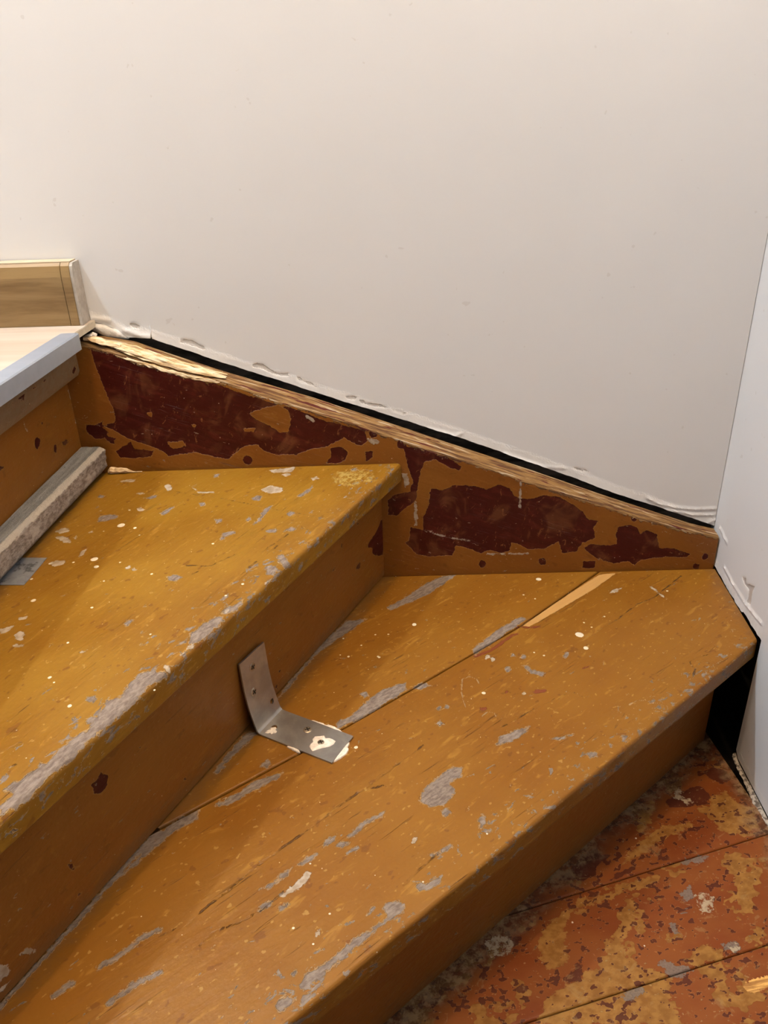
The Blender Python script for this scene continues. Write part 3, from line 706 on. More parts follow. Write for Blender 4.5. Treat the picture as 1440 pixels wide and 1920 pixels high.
def sdf(poly, w, Q):
    """signed distance (positive inside) of points Q (n,2) to a polygon, or to a stroke of half width w"""
    p = np.array(poly, float) * 1e-4
    closed = not w
    seg = list(zip(p, np.roll(p, -1, 0))) if closed else list(zip(p[:-1], p[1:]))
    best = np.full(len(Q), 9.0); inside = np.zeros(len(Q), bool)
    for a, b in seg:
        d = b - a; L = max(d @ d, 1e-12)
        t = np.clip(((Q - a) @ d) / L, 0, 1)
        e = Q - a - t[:, None] * d
        best = np.minimum(best, (e * e).sum(1))
        if closed and abs(d[1]) > 1e-9:
            c = (a[1] > Q[:, 1]) != (b[1] > Q[:, 1])
            xi = a[0] + (Q[:, 1] - a[1]) * d[0] / d[1]
            inside ^= c & (Q[:, 0] < xi)
    best = np.sqrt(best)
    return np.where(inside, best, -best) if closed else w * 1e-4 - best

def layer_fields(key, Q):
    out = {}
    for layer, polys in WEAR.get(key, {}).items():
        f = np.full(len(Q), -0.03)
        for w, pts in polys:
            p = np.array(pts) * 1e-4
            lo, hi = p.min(0) - 0.03, p.max(0) + 0.03
            sel = np.where(((Q >= lo) & (Q <= hi)).all(1))[0]
            if len(sel):
                f[sel] = np.maximum(f[sel], sdf(pts, w, Q[sel]))
        out[layer] = f
    return out
LAYERS = ('red', 'ochre', 'grey', 'pale', 'yellow', 'crack', 'rim', 'wood', 'redbrown')
def grid_mesh(name, P, UV, fields, mat, parent=None, closed=True, caps=True):
    """P (nu, nv, 3) swept sections; closed sections get end caps"""
    nu, nv = P.shape[:2]
    idx = np.arange(nu * nv).reshape(nu, nv)
    J = nv if closed else nv - 1
    a = idx[:-1, :J]; jn = (np.arange(J) + 1) % nv
    b = idx[1:, :J]; c = idx[1:][:, jn]; d = idx[:-1][:, jn]
    F = np.stack([a, b, c, d], -1).reshape(-1, 4)
    faces = F.tolist()
    if caps and closed:
        faces.append(idx[0].tolist()); faces.append(idx[-1][::-1].tolist())
    me = bpy.data.meshes.new(name)
    me.from_pydata(P.reshape(-1, 3).tolist(), [], faces)
    uvl = me.uv_layers.new(name='UVMap')
    li = np.zeros(len(me.loops), np.int32); me.loops.foreach_get('vertex_index', li)
    uvl.data.foreach_set('uv', UV.reshape(-1, 2)[li].astype(np.float32).ravel())
    for k in LAYERS + ('grime', 'nose', 'arris', 'edge', 'top', 'ridge'):
        v = fields.get(k)
        if v is None:
            if k in ('grime', 'arris'): v = np.full(nu * nv, -0.05)
            elif k in ('nose', 'edge'): v = np.full(nu * nv, 1.0)
            elif k in ('top', 'ridge'): continue
            else: v = np.full(nu * nv, -0.03)
        at = me.attributes.new(k, 'FLOAT', 'POINT')
        at.data.foreach_set('value', np.asarray(v, np.float32).ravel())
    bm = bmesh.new(); bm.from_mesh(me)
    bmesh.ops.recalc_face_normals(bm, faces=bm.faces[:])
    bm.to_mesh(me); bm.free()
    return link(name, me, mat, parent, smooth=True)
def sharp(o, ang=40):
    """flat facets at real corners, smooth elsewhere"""
    bm = bmesh.new(); bm.from_mesh(o.data)
    lim = math.radians(ang)
    for e in bm.edges:
        if len(e.link_faces) == 2 and e.calc_face_angle(0) > lim: e.smooth = False
    bm.to_mesh(o.data); bm.free()
    return o
def polyline(pts, us, n):
    t = np.linspace(0, 1, n); p = np.array(pts, float)
    return np.stack([np.interp(t, us, p[:, k]) for k in range(p.shape[1])], 1)

def board(name, back, bu, front, fu, z, thick, key, mat, parent, n_u, step=0.0022, nose=0.009, seed=1.0, wear=0.0012, grime_line=None, grime_w=0.02, is_nose=True):
    """floor board: back and front edge lines in plan, rounded front edge, worn arris"""
    B = polyline(back, bu, n_u); Fr = polyline(front, fu, n_u)
    d = Fr[-1] - Fr[0]; d /= np.linalg.norm(d)
    arc = ((Fr - Fr[0]) @ d)
    wmax = np.linalg.norm(Fr - B, axis=1).max()
    n_top = max(6, int(wmax / step))
    perp = Fr - B; w = np.linalg.norm(perp, axis=1); perp = perp / np.maximum(w, 1e-6)[:, None]
    if is_nose:
        Fr = Fr + perp * (wob(arc, seed) * wear * 0.7)[:, None]
    else:
        Fr = Fr + perp * (wob(arc, seed, 1.4) * 0.0006)[:, None]
    r = np.minimum(nose, w * 0.3)
    zdip = np.maximum(0, wob(arc, seed * 1.9, 0.7)) * wear if is_nose else np.zeros(n_u)
    cols = []; Qs = []
    def putp(q, zz, unr):
        cols.append(np.column_stack([q, np.broadcast_to(zz, (n_u,))])); Qs.append(unr)
    putp(B, z - thick, B - perp * thick)
    putp(B, z - 0.0015, B - perp * 0.0015)
    for s in np.linspace(0, 1, n_top):
        q = B + perp * ((w - r) * s + 0.0012 * (1 - s))[:, None]
        f = np.clip((s * w - (w - 0.02)) / 0.02, 0, 1)
        putp(q, z - zdip * f ** 2, q)
    for a in np.linspace(0, math.pi / 2, 7)[1:]:
        q = B + perp * ((w - r) + r * math.sin(a))[:, None]
        putp(q, z - zdip - r * (1 - math.cos(a)), B + perp * ((w - r) + r * a)[:, None])
    e0 = w - r + r * math.pi / 2
    for k in np.linspace(0, 1, 9)[1:]:
        hh = (thick - r) * k
        inset = 0.003 if k == 1 else 0.0
        putp(B + perp * (w - inset)[:, None], z - r - hh, B + perp * (e0 + hh)[:, None])
    P = np.stack(cols, 1); Q = np.stack(Qs, 1)
    q2 = Q.reshape(-1, 2)
    n_ = np.array([d[1], -d[0]])
    UV = np.stack([(q2 - Fr[0]) @ d, (q2 - Fr[0]) @ n_], 1).reshape(P.shape[0], P.shape[1], 2) + seed * 1.7
    fl = layer_fields(key, q2)
    dist_front = np.linalg.norm(Q - Fr[:, None, :], axis=2)
    fl['nose'] = (dist_front if is_nose else np.ones_like(dist_front)).ravel()
    if grime_line:
        g = np.full(len(q2), 9.0)
        for gl in grime_line:
            g = np.minimum(g, -sdf([(x * 1e4, y * 1e4) for x, y in gl], 1e-3, q2))
        fl['grime'] = grime_w - g
    return sharp(grid_mesh(name, P, UV, fl, mat, parent))

def upright(name, a, b, n_u, zb, zt, out, thick, key, mat, parent, step=0.003, s_is='along', seed=3.0, grime_w=0.012):
    """vertical board from plan point a to b; out = plan unit normal of the seen face"""
    a = np.array(a, float); b = np.array(b, float); out = np.array(out, float)
    t = np.linspace(0, 1, n_u); base = a + (b - a) * t[:, None]
    L = np.linalg.norm(b - a)
    nv = max(4, int((zt - zb) / step)); zs = np.linspace(zb, zt, nv)
    warp = wob(t * L, seed, 0.4) * 0.0006
    cols = [np.column_stack([base - out * thick, np.full(n_u, zb)])]
    qs = [np.column_stack([t * L, np.full(n_u, zb - thick)])]
    for zz in zs:
        cols.append(np.column_stack([base + out * warp[:, None], np.full(n_u, zz)])); qs.append(np.column_stack([t * L, np.full(n_u, zz)]))
    cols.append(np.column_stack([base - out * thick, np.full(n_u, zt)])); qs.append(np.column_stack([t * L, np.full(n_u, zt + thick)]))
    P = np.stack(cols, 1); Q = np.stack(qs, 1)
    q2 = Q.reshape(-1, 2).copy()
    UV = q2.reshape(P.shape[0], P.shape[1], 2) + seed
    if s_is == 'y':
        q2[:, 0] = P[:, :, 1].ravel()
    fl = layer_fields(key, q2)
    fl['grime'] = grime_w - (q2[:, 1] - zb)
    return sharp(grid_mesh(name, P, UV, fl, mat, parent))

# ------------------------------------------------------------------ plan of the winder
TIP_A = np.array([0.008, -0.028]); DA = np.array([-0.438, -0.899]); NA = np.array([-0.899, 0.438])
TIP_B = np.array([0.4725, -0.2135]); DB = np.array([-0.764, -0.645]); NB = np.array([-0.645, 0.764])
ZA, ZB, ZC, ZL = 0.38, 0.19, 0.0, 0.5905
def onA(t, o): return tuple(TIP_A + DA * t + NA * o)
def onB(t, o): return tuple(TIP_B + DB * t + NB * o)
WALL_X = [(0.02, 0.4855), (-0.03, 0.4852), (-0.215, 0.4765), (-0.235, 0.4715), (-0.35, 0.470), (-1.6, 0.462)]
def wall_x(y):
    return float(np.interp(-y, [-p[0] for p in WALL_X], [p[1] for p in WALL_X]))

# ------------------------------------------------------------------ walls
CRUMBS = []
def wall_back():
    pb = [(-2.2, 0.578), (-0.4065, 0.578)] + PLASTER_BOTTOM
    px = np.array([p[0] for p in pb]); pz = np.array([p[1] for p in pb])
    xs = np.concatenate([np.linspace(-2.2, -0.42, 8), np.arange(-0.415, 0.487, 0.0026)])
    xs = np.sort(np.concatenate([xs, px[2:12]])); xs = xs[xs <= 0.4851]
    zb = np.interp(xs, px, pz) + np.where(xs > -0.40, wob(xs, 2.2, 2.0) * 0.0009, 0)
    vs = np.concatenate([np.arange(0, 0.09, 0.0026), np.array([0.10, 0.13, 0.18, 0.26, 0.4, 0.7, 1.1, 1.6])])
    cols = []; qs = []; T = 0.012
    def put(y, z, q): cols.append(np.column_stack([xs, np.broadcast_to(y, xs.shape), z])); qs.append(np.column_stack([xs, q]))
    put(T, zb, zb - T)
    fld = []
    for v in vs:
        z = zb + v if v < 0.1 else np.maximum(zb + 0.09, zb + 0.09 + (2.7 - zb - 0.09) * (v - 0.09) / 1.51)
        q = np.column_stack([xs, z])
        lf = layer_fields('W', q)
        y = -np.clip(lf['ridge'], 0, 0.003) * 0.55 + np.clip(lf['grey'] + 0.0006, 0, 0.0012) * 0.6
        if v < 0.012:
            y = y - (0.012 - v) * 0.05 * (1 + wob(xs, 5.0, 1.3))
        put(y, z, z)
    put(T, cols[-1][:, 2], cols[-1][:, 2] + T)
    P = np.stack(cols, 1); Q = np.stack(qs, 1)
    fl = layer_fields('W', Q.reshape(-1, 2))
    fl['edge'] = (Q[:, :, 1] - zb[:, None]).ravel() + np.where(Q[:, :, 0].ravel() < -0.405, 1.0, 0)
    o = sharp(grid_mesh('wall_back', P, Q.copy(), fl, M['plaster']))
    props(o, 'off-white plastered wall above the stair stringer', None, None, 'structure')
    # older dirty wall face behind the plaster, seen in the open joint
    bm = bmesh.new(); prism(bm, [(-2.2, 0.0125), (0.53, 0.0125), (0.53, 0.03), (-2.2, 0.03)], -0.3, 2.7)
    bm_link('wall_backing', bm, M['dark'], o)
    # lump of filler and torn edge by the landing
    bm = bmesh.new()
    bmesh.ops.create_icosphere(bm, subdivisions=3, radius=1.0)
    for v in bm.verts:
        k = 1 + 0.22 * noise.noise(v.co * 2.3)
        v.co = Vector((-0.386 + v.co.x * 0.027 * k, 0.003 + v.co.y * 0.008 * k, 0.5745 + v.co.z * 0.0085 * k - v.co.x * 0.0095))
    bm_link('filler_lump', bm, M['filler'], o, True)
    bm = bmesh.new(); rnd = random.Random(21)
    for i in range(9):
        c = Vector((-0.4045 + rnd.uniform(-0.006, 0.008), -0.017 + rnd.uniform(-0.009, 0.009), 0.5725 + rnd.uniform(-0.004, 0.002)))
        vs = bmesh.ops.create_icosphere(bm, subdivisions=1, radius=rnd.uniform(0.002, 0.0045))['verts']
        for v in vs: v.co = c + Vector((v.co.x * 1.4, v.co.y * rnd.uniform(0.7, 1.3), v.co.z * rnd.uniform(0.5, 0.9)))
    CRUMBS.append(bm)
    return o
def wall_right():
    ys = np.concatenate([[0.012], np.arange(0.0, -0.2165, -0.0026), [-0.2168, -0.2178], np.arange(-0.220, -0.46, -0.0035), np.linspace(-0.48, -1.6, 8)])
    zb = np.where(ys > -0.217, ZB + 0.0012 + 0.0022 * np.clip(wob(ys, 7.3, 1.2), -0.7, 1.8) + np.where(ys < -0.15, 0.002, 0.0), ZC + 0.003)
    zb = np.where(ys > -0.03, 0.19 + 0.003, zb)
    xw = np.interp(-ys, [-p[0] for p in WALL_X], [p[1] for p in WALL_X])
    vs = np.concatenate([np.arange(0, 0.10, 0.0026), np.array([0.11, 0.15, 0.22, 0.34, 0.6, 1.0, 1.6])])
    cols = []; qs = []; T = 0.012
    def put(x, z, q): cols.append(np.column_stack([x, ys, z])); qs.append(np.column_stack([ys, q]))
    put(xw + T, zb, zb - T)
    for v in vs:
        z = zb + v if v < 0.105 else zb + 0.1 + (2.7 - zb - 0.1) * (v - 0.1) / 1.5
        lf = layer_fields('WR', np.column_stack([ys, z]))
        dx = -np.clip(lf['ridge'], 0, 0.003) * 0.6 + np.clip(lf['grey'] + 0.0006, 0, 0.0012) * 0.7
        if v < 0.014:
            dx = dx - (0.014 - v) * 0.10 * np.clip(wob(ys, 1.3, 2.0) + 0.4, 0, 2) * (ys > -0.217)
        put(xw + dx, z, z)
    put(xw + T, cols[-1][:, 2], cols[-1][:, 2] + T)
    P = np.stack(cols, 1); Q = np.stack(qs, 1)
    fl = layer_fields('WR', Q.reshape(-1, 2))
    fl['edge'] = (Q[:, :, 1] - zb[:, None]).ravel()
    o = sharp(grid_mesh('wall_right', P, Q.copy() + 4.0, fl, M['plaster']))
    props(o, 'off-white plastered side wall meeting the winder treads', None, None, 'structure')
    bm = bmesh.new(); prism(bm, [(0.525, 0.03), (0.525, -1.6), (0.545, -1.6), (0.545, 0.03)], -0.3, 2.7)
    bm_link('wall_backing', bm, M['void'], o)  # board added behind the open void to close it off and keep it black
    # crumbled plaster left along the foot of the wall
    ys = np.arange(-0.222, -0.62, -0.003); rnd = random.Random(5)
    prof = []
    for i, y in enumerate(ys):
        x0 = wall_x(y) - 0.0006
        h = 0.0012 + 0.0010 * (wob(y, 3.0, 2.0) + 0.5) * rnd.uniform(0.7, 1.2); wd = 0.0060 + 0.0030 * wob(y, 9.0, 2.0) + rnd.uniform(-0.0006, 0.0006)
        h = max(h, 0.0008); wd = max(wd, 0.002)
        prof.append([(x0, y, 0.0003), (x0 - wd, y, 0.0003), (x0 - wd * 0.72, y, h * 0.7), (x0 - wd * 0.3, y, h), (x0, y, h * 0.9)])
    P = np.array(prof)
    V = P.reshape(-1, 3).tolist(); nu, nv = P.shape[:2]
    Fc = [(i * nv + j, (i + 1) * nv + j, (i + 1) * nv + (j + 1) % nv, i * nv + (j + 1) % nv) for i in range(nu - 1) for j in range(nv)]
    Fc += [tuple(range(nv)), tuple(range((nu - 1) * nv, nu * nv))]
    link('plaster_crumb_ridge', mesh_from('plaster_crumb_ridge', V, Fc), M['crumb'], o)
    return o
wall_back(); wall_right()

def ceiling():
    bm = bmesh.new(); prism(bm, [(-2.2, 0.03), (0.545, 0.03), (0.545, -1.6), (-2.2, -1.6)], 2.7, 2.72)
    props(bm_link('ceiling', bm, M['plain_white']), 'plain white ceiling over the stairwell', None, None, 'structure')
ceiling()

# ------------------------------------------------------------------ landing
def landing():
    bm = bmesh.new()
    fx = lambda y: -0.4005 - 0.056 * (-y - 0.0)
    prism(bm, [(-2.2, -0.001), (fx(-0.001), -0.001), (fx(-1.5), -1.5), (-2.2, -1.5)], ZL - 0.009, ZL)
    o = bm_link('floor', bm, M['laminate'])
    props(o, 'pale wood-look laminate floor of the upper landing', None, None, 'structure')
    bm = bmesh.new()
    gx = lambda y: fx(y) + 0.0008
    prism(bm, [(gx(-0.0012), -0.0012), (gx(-0.0012) - 0.0006, -0.0012), (gx(-0.074) - 0.0006, -0.074), (gx(-0.074), -0.074)], ZL - 0.009, ZL - 0.0006)
    bm_link('cut_edge', bm, M['lamedge'], o)
    bm = bmesh.new()
    prism(bm, [(-2.2, -0.03), (-0.470, -0.03), (-0.530, -1.5), (-2.2, -1.5)], 0.05, ZL - 0.0125)
    bm_link('subfloor', bm, M['void'], o)
    # skirting board
    prof = [(-0.0012, 0.0), (-0.030, 0.0), (-0.030, 0.062), (-0.0275, 0.0755), (-0.023, 0.079), (-0.0012, 0.079)]
    def sweep(x0, x1, pr, name, mat, parent=None):
        V = [(x0, y, ZL + 0.0004 + z) for y, z in pr] + [(x1, y, ZL + 0.0004 + z) for y, z in pr]
        k = len(pr)
        Fc = [tuple(range(k)), tuple(range(2 * k - 1, k - 1, -1))] + [(i, k + i, k + (i + 1) % k, (i + 1) % k) for i in range(k)]
        bm = bmesh.new(); me = mesh_from(name, V, Fc); bm.from_mesh(me); bpy.data.meshes.remove(me)
        return bm_link(name, bm, mat, parent)
    b = sweep(-2.2, -0.4215, prof, 'baseboard_back', M['oak'])
    props(b, 'oak-look skirting board on the landing against the white wall', None, None, 'structure')
    sweep(-0.4205, -0.4095, [(y * (1.03 if y < -0.01 else 1), z) for y, z in prof], 'end_cap', M['oak'], b)
    sweep(-0.4093, -0.4055, [(y * 1.0, z * 0.995) for y, z in prof], 'bare_end', M['mdf'], b)
    bm = bmesh.new(); prism(bm, [(-2.2, -0.0225), (-0.4095, -0.0225), (-0.4095, -0.0015), (-2.2, -0.0015)], ZL + 0.0796, ZL + 0.0806)
    bm_link('top_edge', bm, M['oak_top'], b)
landing()

# ------------------------------------------------------------------ staircase
stairs = empty('winder_staircase', (0.0, -0.5, -0.04), 'old wooden winder staircase with chipped ochre paint over oxblood red', 'staircase')
ta = board('tread_board', [(-0.452, -0.0345), (-0.470, -0.95)], [0, 1], [(0.008, -0.0292), onA(1.015, 0)], [0, 1], ZA, 0.030, 'A', M['paint'], stairs, 360, seed=1.3, nose=0.006, wear=0.0026,
           grime_line=[[(-0.45, -0.03), (-0.46, -0.5)]], grime_w=0.030)
ta['label'] = 'upper winder tread in bright ochre with grey worn nosing'
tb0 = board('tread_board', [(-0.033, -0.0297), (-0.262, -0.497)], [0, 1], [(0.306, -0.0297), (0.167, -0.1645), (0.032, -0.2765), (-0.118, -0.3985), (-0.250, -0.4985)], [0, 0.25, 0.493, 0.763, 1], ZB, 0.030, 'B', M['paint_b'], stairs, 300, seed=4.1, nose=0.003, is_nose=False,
            grime_line=[[onA(0, 0.027), onA(0.6, 0.027)]], grime_w=0.014)
tb0['label'] = 'narrow tapering back board of the middle tread'
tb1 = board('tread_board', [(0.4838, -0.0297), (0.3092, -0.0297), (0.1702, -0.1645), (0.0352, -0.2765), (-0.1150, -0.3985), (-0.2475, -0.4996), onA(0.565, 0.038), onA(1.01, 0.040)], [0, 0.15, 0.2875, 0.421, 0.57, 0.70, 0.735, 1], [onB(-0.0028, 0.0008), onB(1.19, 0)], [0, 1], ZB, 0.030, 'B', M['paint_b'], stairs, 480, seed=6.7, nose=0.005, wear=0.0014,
            grime_line=[[onA(0.5, 0.027), onA(1.0, 0.027)], [(0.481, -0.03), (0.4745, -0.21)]], grime_w=0.008)
tb1['label'] = 'wide front board of the middle tread with grey bare patches'
low = [('C', [onB(-0.008, 0.050), onB(0.452, 0.050)], [0, 1], [(0.4685, -0.3580), onB(0.456, 0.045)], [0, 1], 2.1, False, 250),
       ('C', [(0.4685, -0.3590), onB(0.4572, 0.0445), onB(0.735, 0.050)], [0, 0.62, 1], [(0.4680, -0.4880), onB(0.739, 0.045)], [0, 1], 3.3, False, 280),
       ('C', [(0.4675, -0.4890), onB(0.7402, 0.0445), onB(1.16, 0.050)], [0, 0.6, 1], [(0.4640, -0.86), (-0.45, -1.02)], [0, 1], 5.9, True, 300)]
cb = [[onB(-0.02, 0.036), onB(1.0, 0.036)], [(0.468, -0.17), (0.466, -0.86)]]
for key, bk, bu, fr, fu, sd, isn, nn in low:
    t = board('tread_board', bk, bu, fr, fu, ZC, 0.030, key, M['paint_low'], stairs, nn, step=0.003, seed=sd, nose=0.0025 if not isn else 0.009, is_nose=isn, grime_line=cb, grime_w=0.016)
t0 = board('tread_board', [(0.462, -0.83), (-0.45, -0.99)], [0, 1], [(0.456, -1.5), (-0.45, -1.10)], [0, 1], -0.19, 0.030, 'none', M['paint_low'], stairs, 60, step=0.02, seed=8.0)

ra = upright('riser', onA(0.0105, 0.027), onA(0.985, 0.027), 330, ZB + 0.0024, ZA - 0.0302, -NA, 0.016, 'RA', M['paint_shaded'], stairs, seed=2.0)
rb = upright('riser', onB(0.014, 0.036), onB(1.13, 0.036), 240, ZC + 0.0012, ZB - 0.0302, -NB, 0.016, 'none', M['paint_shaded'], stairs, seed=5.0)
rl = upright('riser', (-0.444, -0.0292), (-0.497, -0.975), 260, ZA + 0.0012, 0.524, (0.998, -0.056), 0.016, 'RL', M['paint_shaded'], stairs, s_is='y', seed=7.0)
rc = upright('riser', (0.463, -0.83), (-0.44, -0.99), 60, -0.189, ZC - 0.0302, (0.17, -0.98), 0.012, 'none', M['paint_shaded'], stairs, step=0.02, seed=9.0)
nl = board('nosing_board', [(-0.500, -0.0292), (-0.56, -0.975)], [0, 1], [(-0.4235, -0.0292), (-0.4775, -0.975)], [0, 1], 0.5765, 0.053, 'none', M['paint_dusty'], stairs, 200, step=0.006, nose=0.004, seed=3.9, wear=0.0012)
nl['label'] = 'dirty old nosing board under the aluminium strip'
def nosing_wear():
    me = nl.data; n = len(me.vertices)
    co = np.zeros(n * 3); me.vertices.foreach_get('co', co); co = co.reshape(-1, 3)
    for k, f in layer_fields('NL', co[:, 1:3]).items():
        me.attributes[k].data.foreach_set('value', f.astype(np.float32))
    me.attributes['grime'].data.foreach_set('value', np.where(co[:, 2] < 0.56, 0.012, -0.01).astype(np.float32))
nosing_wear()

def stringer():
    px = np.array([p[0] for p in STRINGER_TOP]); pz = np.array([p[1] for p in STRINGER_TOP])
    px = np.concatenate([[-0.446], px[1:]]); pz = np.concatenate([[pz[0] + 0.004], pz[1:]])
    xs = np.arange(-0.446, 0.4835, 0.0022)
    zt = np.interp(xs, px, pz); k = np.ones(9) / 9
    zs_ = np.convolve(np.pad(zt, 4, 'edge'), k, 'valid')
    zt = zs_ + wob(xs, 3.1, 1.6) * 0.0009
    front = -0.0280; backy = -0.0035
    rise = np.maximum(0.001, np.interp(xs, [p[0] for p in STRINGER_BACK], [p[1] for p in STRINGER_BACK]) - zt)
    cols = []; qs = []; arr = []
    def put(y, z, q, a): cols.append(np.column_stack([xs, np.broadcast_to(y, xs.shape), z])); qs.append(np.column_stack([xs, q])); arr.append(np.broadcast_to(a, xs.shape))
    depth = np.concatenate([[0.30], np.arange(0.245, 0.004, -0.0024)])
    for dd in depth:
        put(front + wob(xs, 0.7, 0.3) * 0.0005, zt - dd, zt - dd, 0.0045 - dd)
    put(front + 0.0004, zt - 0.003, zt - 0.003, 0.002)
    rag = wob(xs, 8.0, 4.0)
    put(front + 0.0016, zt - 0.0008 + rag * 0.0005, zt, 0.006)
    put(front + 0.005, zt + rise * 0.18 + wob(xs, 4.0, 3.0) * 0.0007, zt + 0.004, 0.01)
    put(front + 0.010, zt + rise * 0.30 + wob(xs, 6.0, 3.0) * 0.0007, zt + 0.009, 0.014)
    put(front + 0.0150, zt + rise * 0.62 + wob(xs, 1.0, 2.0) * 0.0006, zt + 0.014, 0.018)
    put(front + 0.0205, zt + rise * 0.86, zt + 0.020, 0.022)
    put(backy - 0.001, zt + rise, zt + 0.026, 0.026)
    put(backy, zt + rise - 0.002, zt + 0.028, 0.026)
    put(backy, zt - 0.30, zt + 0.3, -0.05)
    P = np.stack(cols, 1); Q = np.stack(qs, 1)
    fl = layer_fields('S', Q.reshape(-1, 2))
    hole = fl['ochre']
    fl['red'] = np.minimum(fl['red'], np.maximum(-hole, -0.03))
    fl['ochre'] = np.full(len(hole), -0.03)
    fl['arris'] = np.stack(arr, 1).ravel()
    slope = math.atan2(pz[-1] - pz[0], px[-1] - px[0])
    c, s = math.cos(slope), math.sin(slope)
    q = Q.reshape(-1, 2)
    UV = np.stack([q[:, 0] * c + q[:, 1] * s, -q[:, 0] * s + q[:, 1] * c], 1).reshape(Q.shape) + 3.0
    o = sharp(grid_mesh('stringer', P, UV, fl, M['paint_shaded'], stairs))
    o['label'] = 'wall stringer with big oxblood patches showing through ochre'
    # broken raw wood along the top edge near the landing
    rnd = random.Random(11)
    bm = bmesh.new()
    def sliver(x0, x1, y0, lift, wid, hgt):
        n = 9; rings = []
        for i in range(n):
            t = i / (n - 1); x = x0 + (x1 - x0) * t
            z = float(np.interp(x, xs, zt)) + float(np.interp(x, xs, rise)) * min(1, max(0, (y0 - front) / 0.026)) + lift + rnd.uniform(-0.0008, 0.0008)
            k = math.sin(math.pi * (0.12 + 0.80 * t)) ** 0.6 * rnd.uniform(0.8, 1.15)
            y = y0 + rnd.uniform(-0.001, 0.001)
            ring = []
            for a in range(6):
                an = a / 6 * 2 * math.pi + 0.3
                ring.append(bm.verts.new((x, y + math.cos(an) * wid * k * rnd.uniform(0.75, 1.2), z + math.sin(an) * hgt * k * rnd.uniform(0.75, 1.2))))
            rings.append(ring)
        for i in range(n - 1):
            for a in range(6):
                bm.faces.new((rings[i][a], rings[i + 1][a], rings[i + 1][(a + 1) % 6], rings[i][(a + 1) % 6]))
        bm.faces.new(rings[0][::-1]); bm.faces.new(rings[-1])
    for i in range(26):
        x0 = rnd.uniform(-0.405, -0.29); ln = rnd.uniform(0.05, 0.12)
        sliver(x0, min(x0 + ln, -0.228), rnd.uniform(-0.024, -0.012), rnd.uniform(0.0005, 0.0035), rnd.uniform(0.0022, 0.0045), rnd.uniform(0.0015, 0.003))
    for i in range(9):
        x0 = rnd.uniform(-0.40, -0.27)
        sliver(x0, x0 + rnd.uniform(0.03, 0.06), -0.0268, rnd.uniform(-0.004, -0.001), 0.0016, rnd.uniform(0.0015, 0.0025))
    sliver(-0.412, -0.365, -0.020, 0.004, 0.007, 0.005)
    sp = bm_link('split_wood', bm, M['raw'], o)
    sp['label'] = 'pale raw wood split open along the top edge'
    return o
stringer()
bm_link('plaster_crumbs', CRUMBS[0], M['filler'], stairs)
bm = bmesh.new(); prism(bm, [(-0.46, -0.0305), (0.52, -0.0305), (0.52, -0.80), (-0.46, -0.95)], -0.06, -0.0402)
bm_link('underside_light_block', bm, M['void'], stairs)  # unseen panel added to keep background light out of the gaps above

# dried paint drops on the treads
def drop_mesh():
    bm = bmesh.new(); rings = []
    for r, z in ((1.0, 0.0), (0.86, 0.16), (0.5, 0.30)):
        rings.append([bm.verts.new((r * math.cos(a * math.pi / 5) * (1 + 0.06 * math.sin(a * 2.1)), r * math.sin(a * math.pi / 5), z)) for a in range(10)])
    top = bm.verts.new((0, 0, 0.34))
    for i in range(2):
        for a in range(10): bm.faces.new((rings[i][a], rings[i][(a + 1) % 10], rings[i + 1][(a + 1) % 10], rings[i + 1][a]))
    for a in range(10): bm.faces.new((rings[2][a], rings[2][(a + 1) % 10], top))
    bm.faces.new(rings[0][::-1])
    me = bpy.data.meshes.new('paint_drop'); bm.to_mesh(me); bm.free()
    me.materials.append(M['drop'])
    return me
DM = drop_mesh()
def seam_side(x, y):   # which board of the middle tread
    return tb0 if x < np.interp(y, [-0.4985, -0.3985, -0.2765, -0.1645, -0.0297], [-0.25, -0.118, 0.032, 0.167, 0.306]) else tb1
low_boards = [o for o in stairs.children if o.name.startswith('tread_board')]
for s, x, y, r in DROPS:
    x, y, r = x * 1e-4, y * 1e-4, r * 1e-4
    par = ta if s == 'A' else seam_side(x, y) if s == 'B' else low_boards[3]
    o = link('paint_drop', DM, None, par, smooth=False)
    o.location = Vector((x, y, {'A': ZA, 'B': ZB, 'C': ZC}[s])) + o.location
    o.scale = (r, r * 0.9, min(r * 0.5, 0.0016))
    o.rotation_euler.z = (x * 977) % 3.1

# ------------------------------------------------------------------ aluminium edge strip
bm = bmesh.new()
fx = lambda y: -0.3945 - 0.056 * (-y - 0.078)
y0, y1 = -0.0785, -1.45
prof = [(0, 0.0), (0, -0.0195), (-0.0018, -0.0195), (-0.0018, -0.0022), (-0.0225, -0.0003), (-0.0225, 0.0015), (-0.0015, 0.0015)]
V = []
for y in (y0, y1):
    V.append([bm.verts.new((fx(y) + a, y, ZL + 0.0012 + b)) for a, b in prof])
k = len(prof)
bm.faces.new(V[0]); bm.faces.new(V[1][::-1])
for i in range(k): bm.faces.new((V[0][i], V[1][i], V[1][(i + 1) % k], V[0][(i + 1) % k]))
strip = bm_link('edge_strip', bm, M['alu'])
props(strip, 'satin aluminium angle strip capping the edge of the laminate landing', 'edge strip')

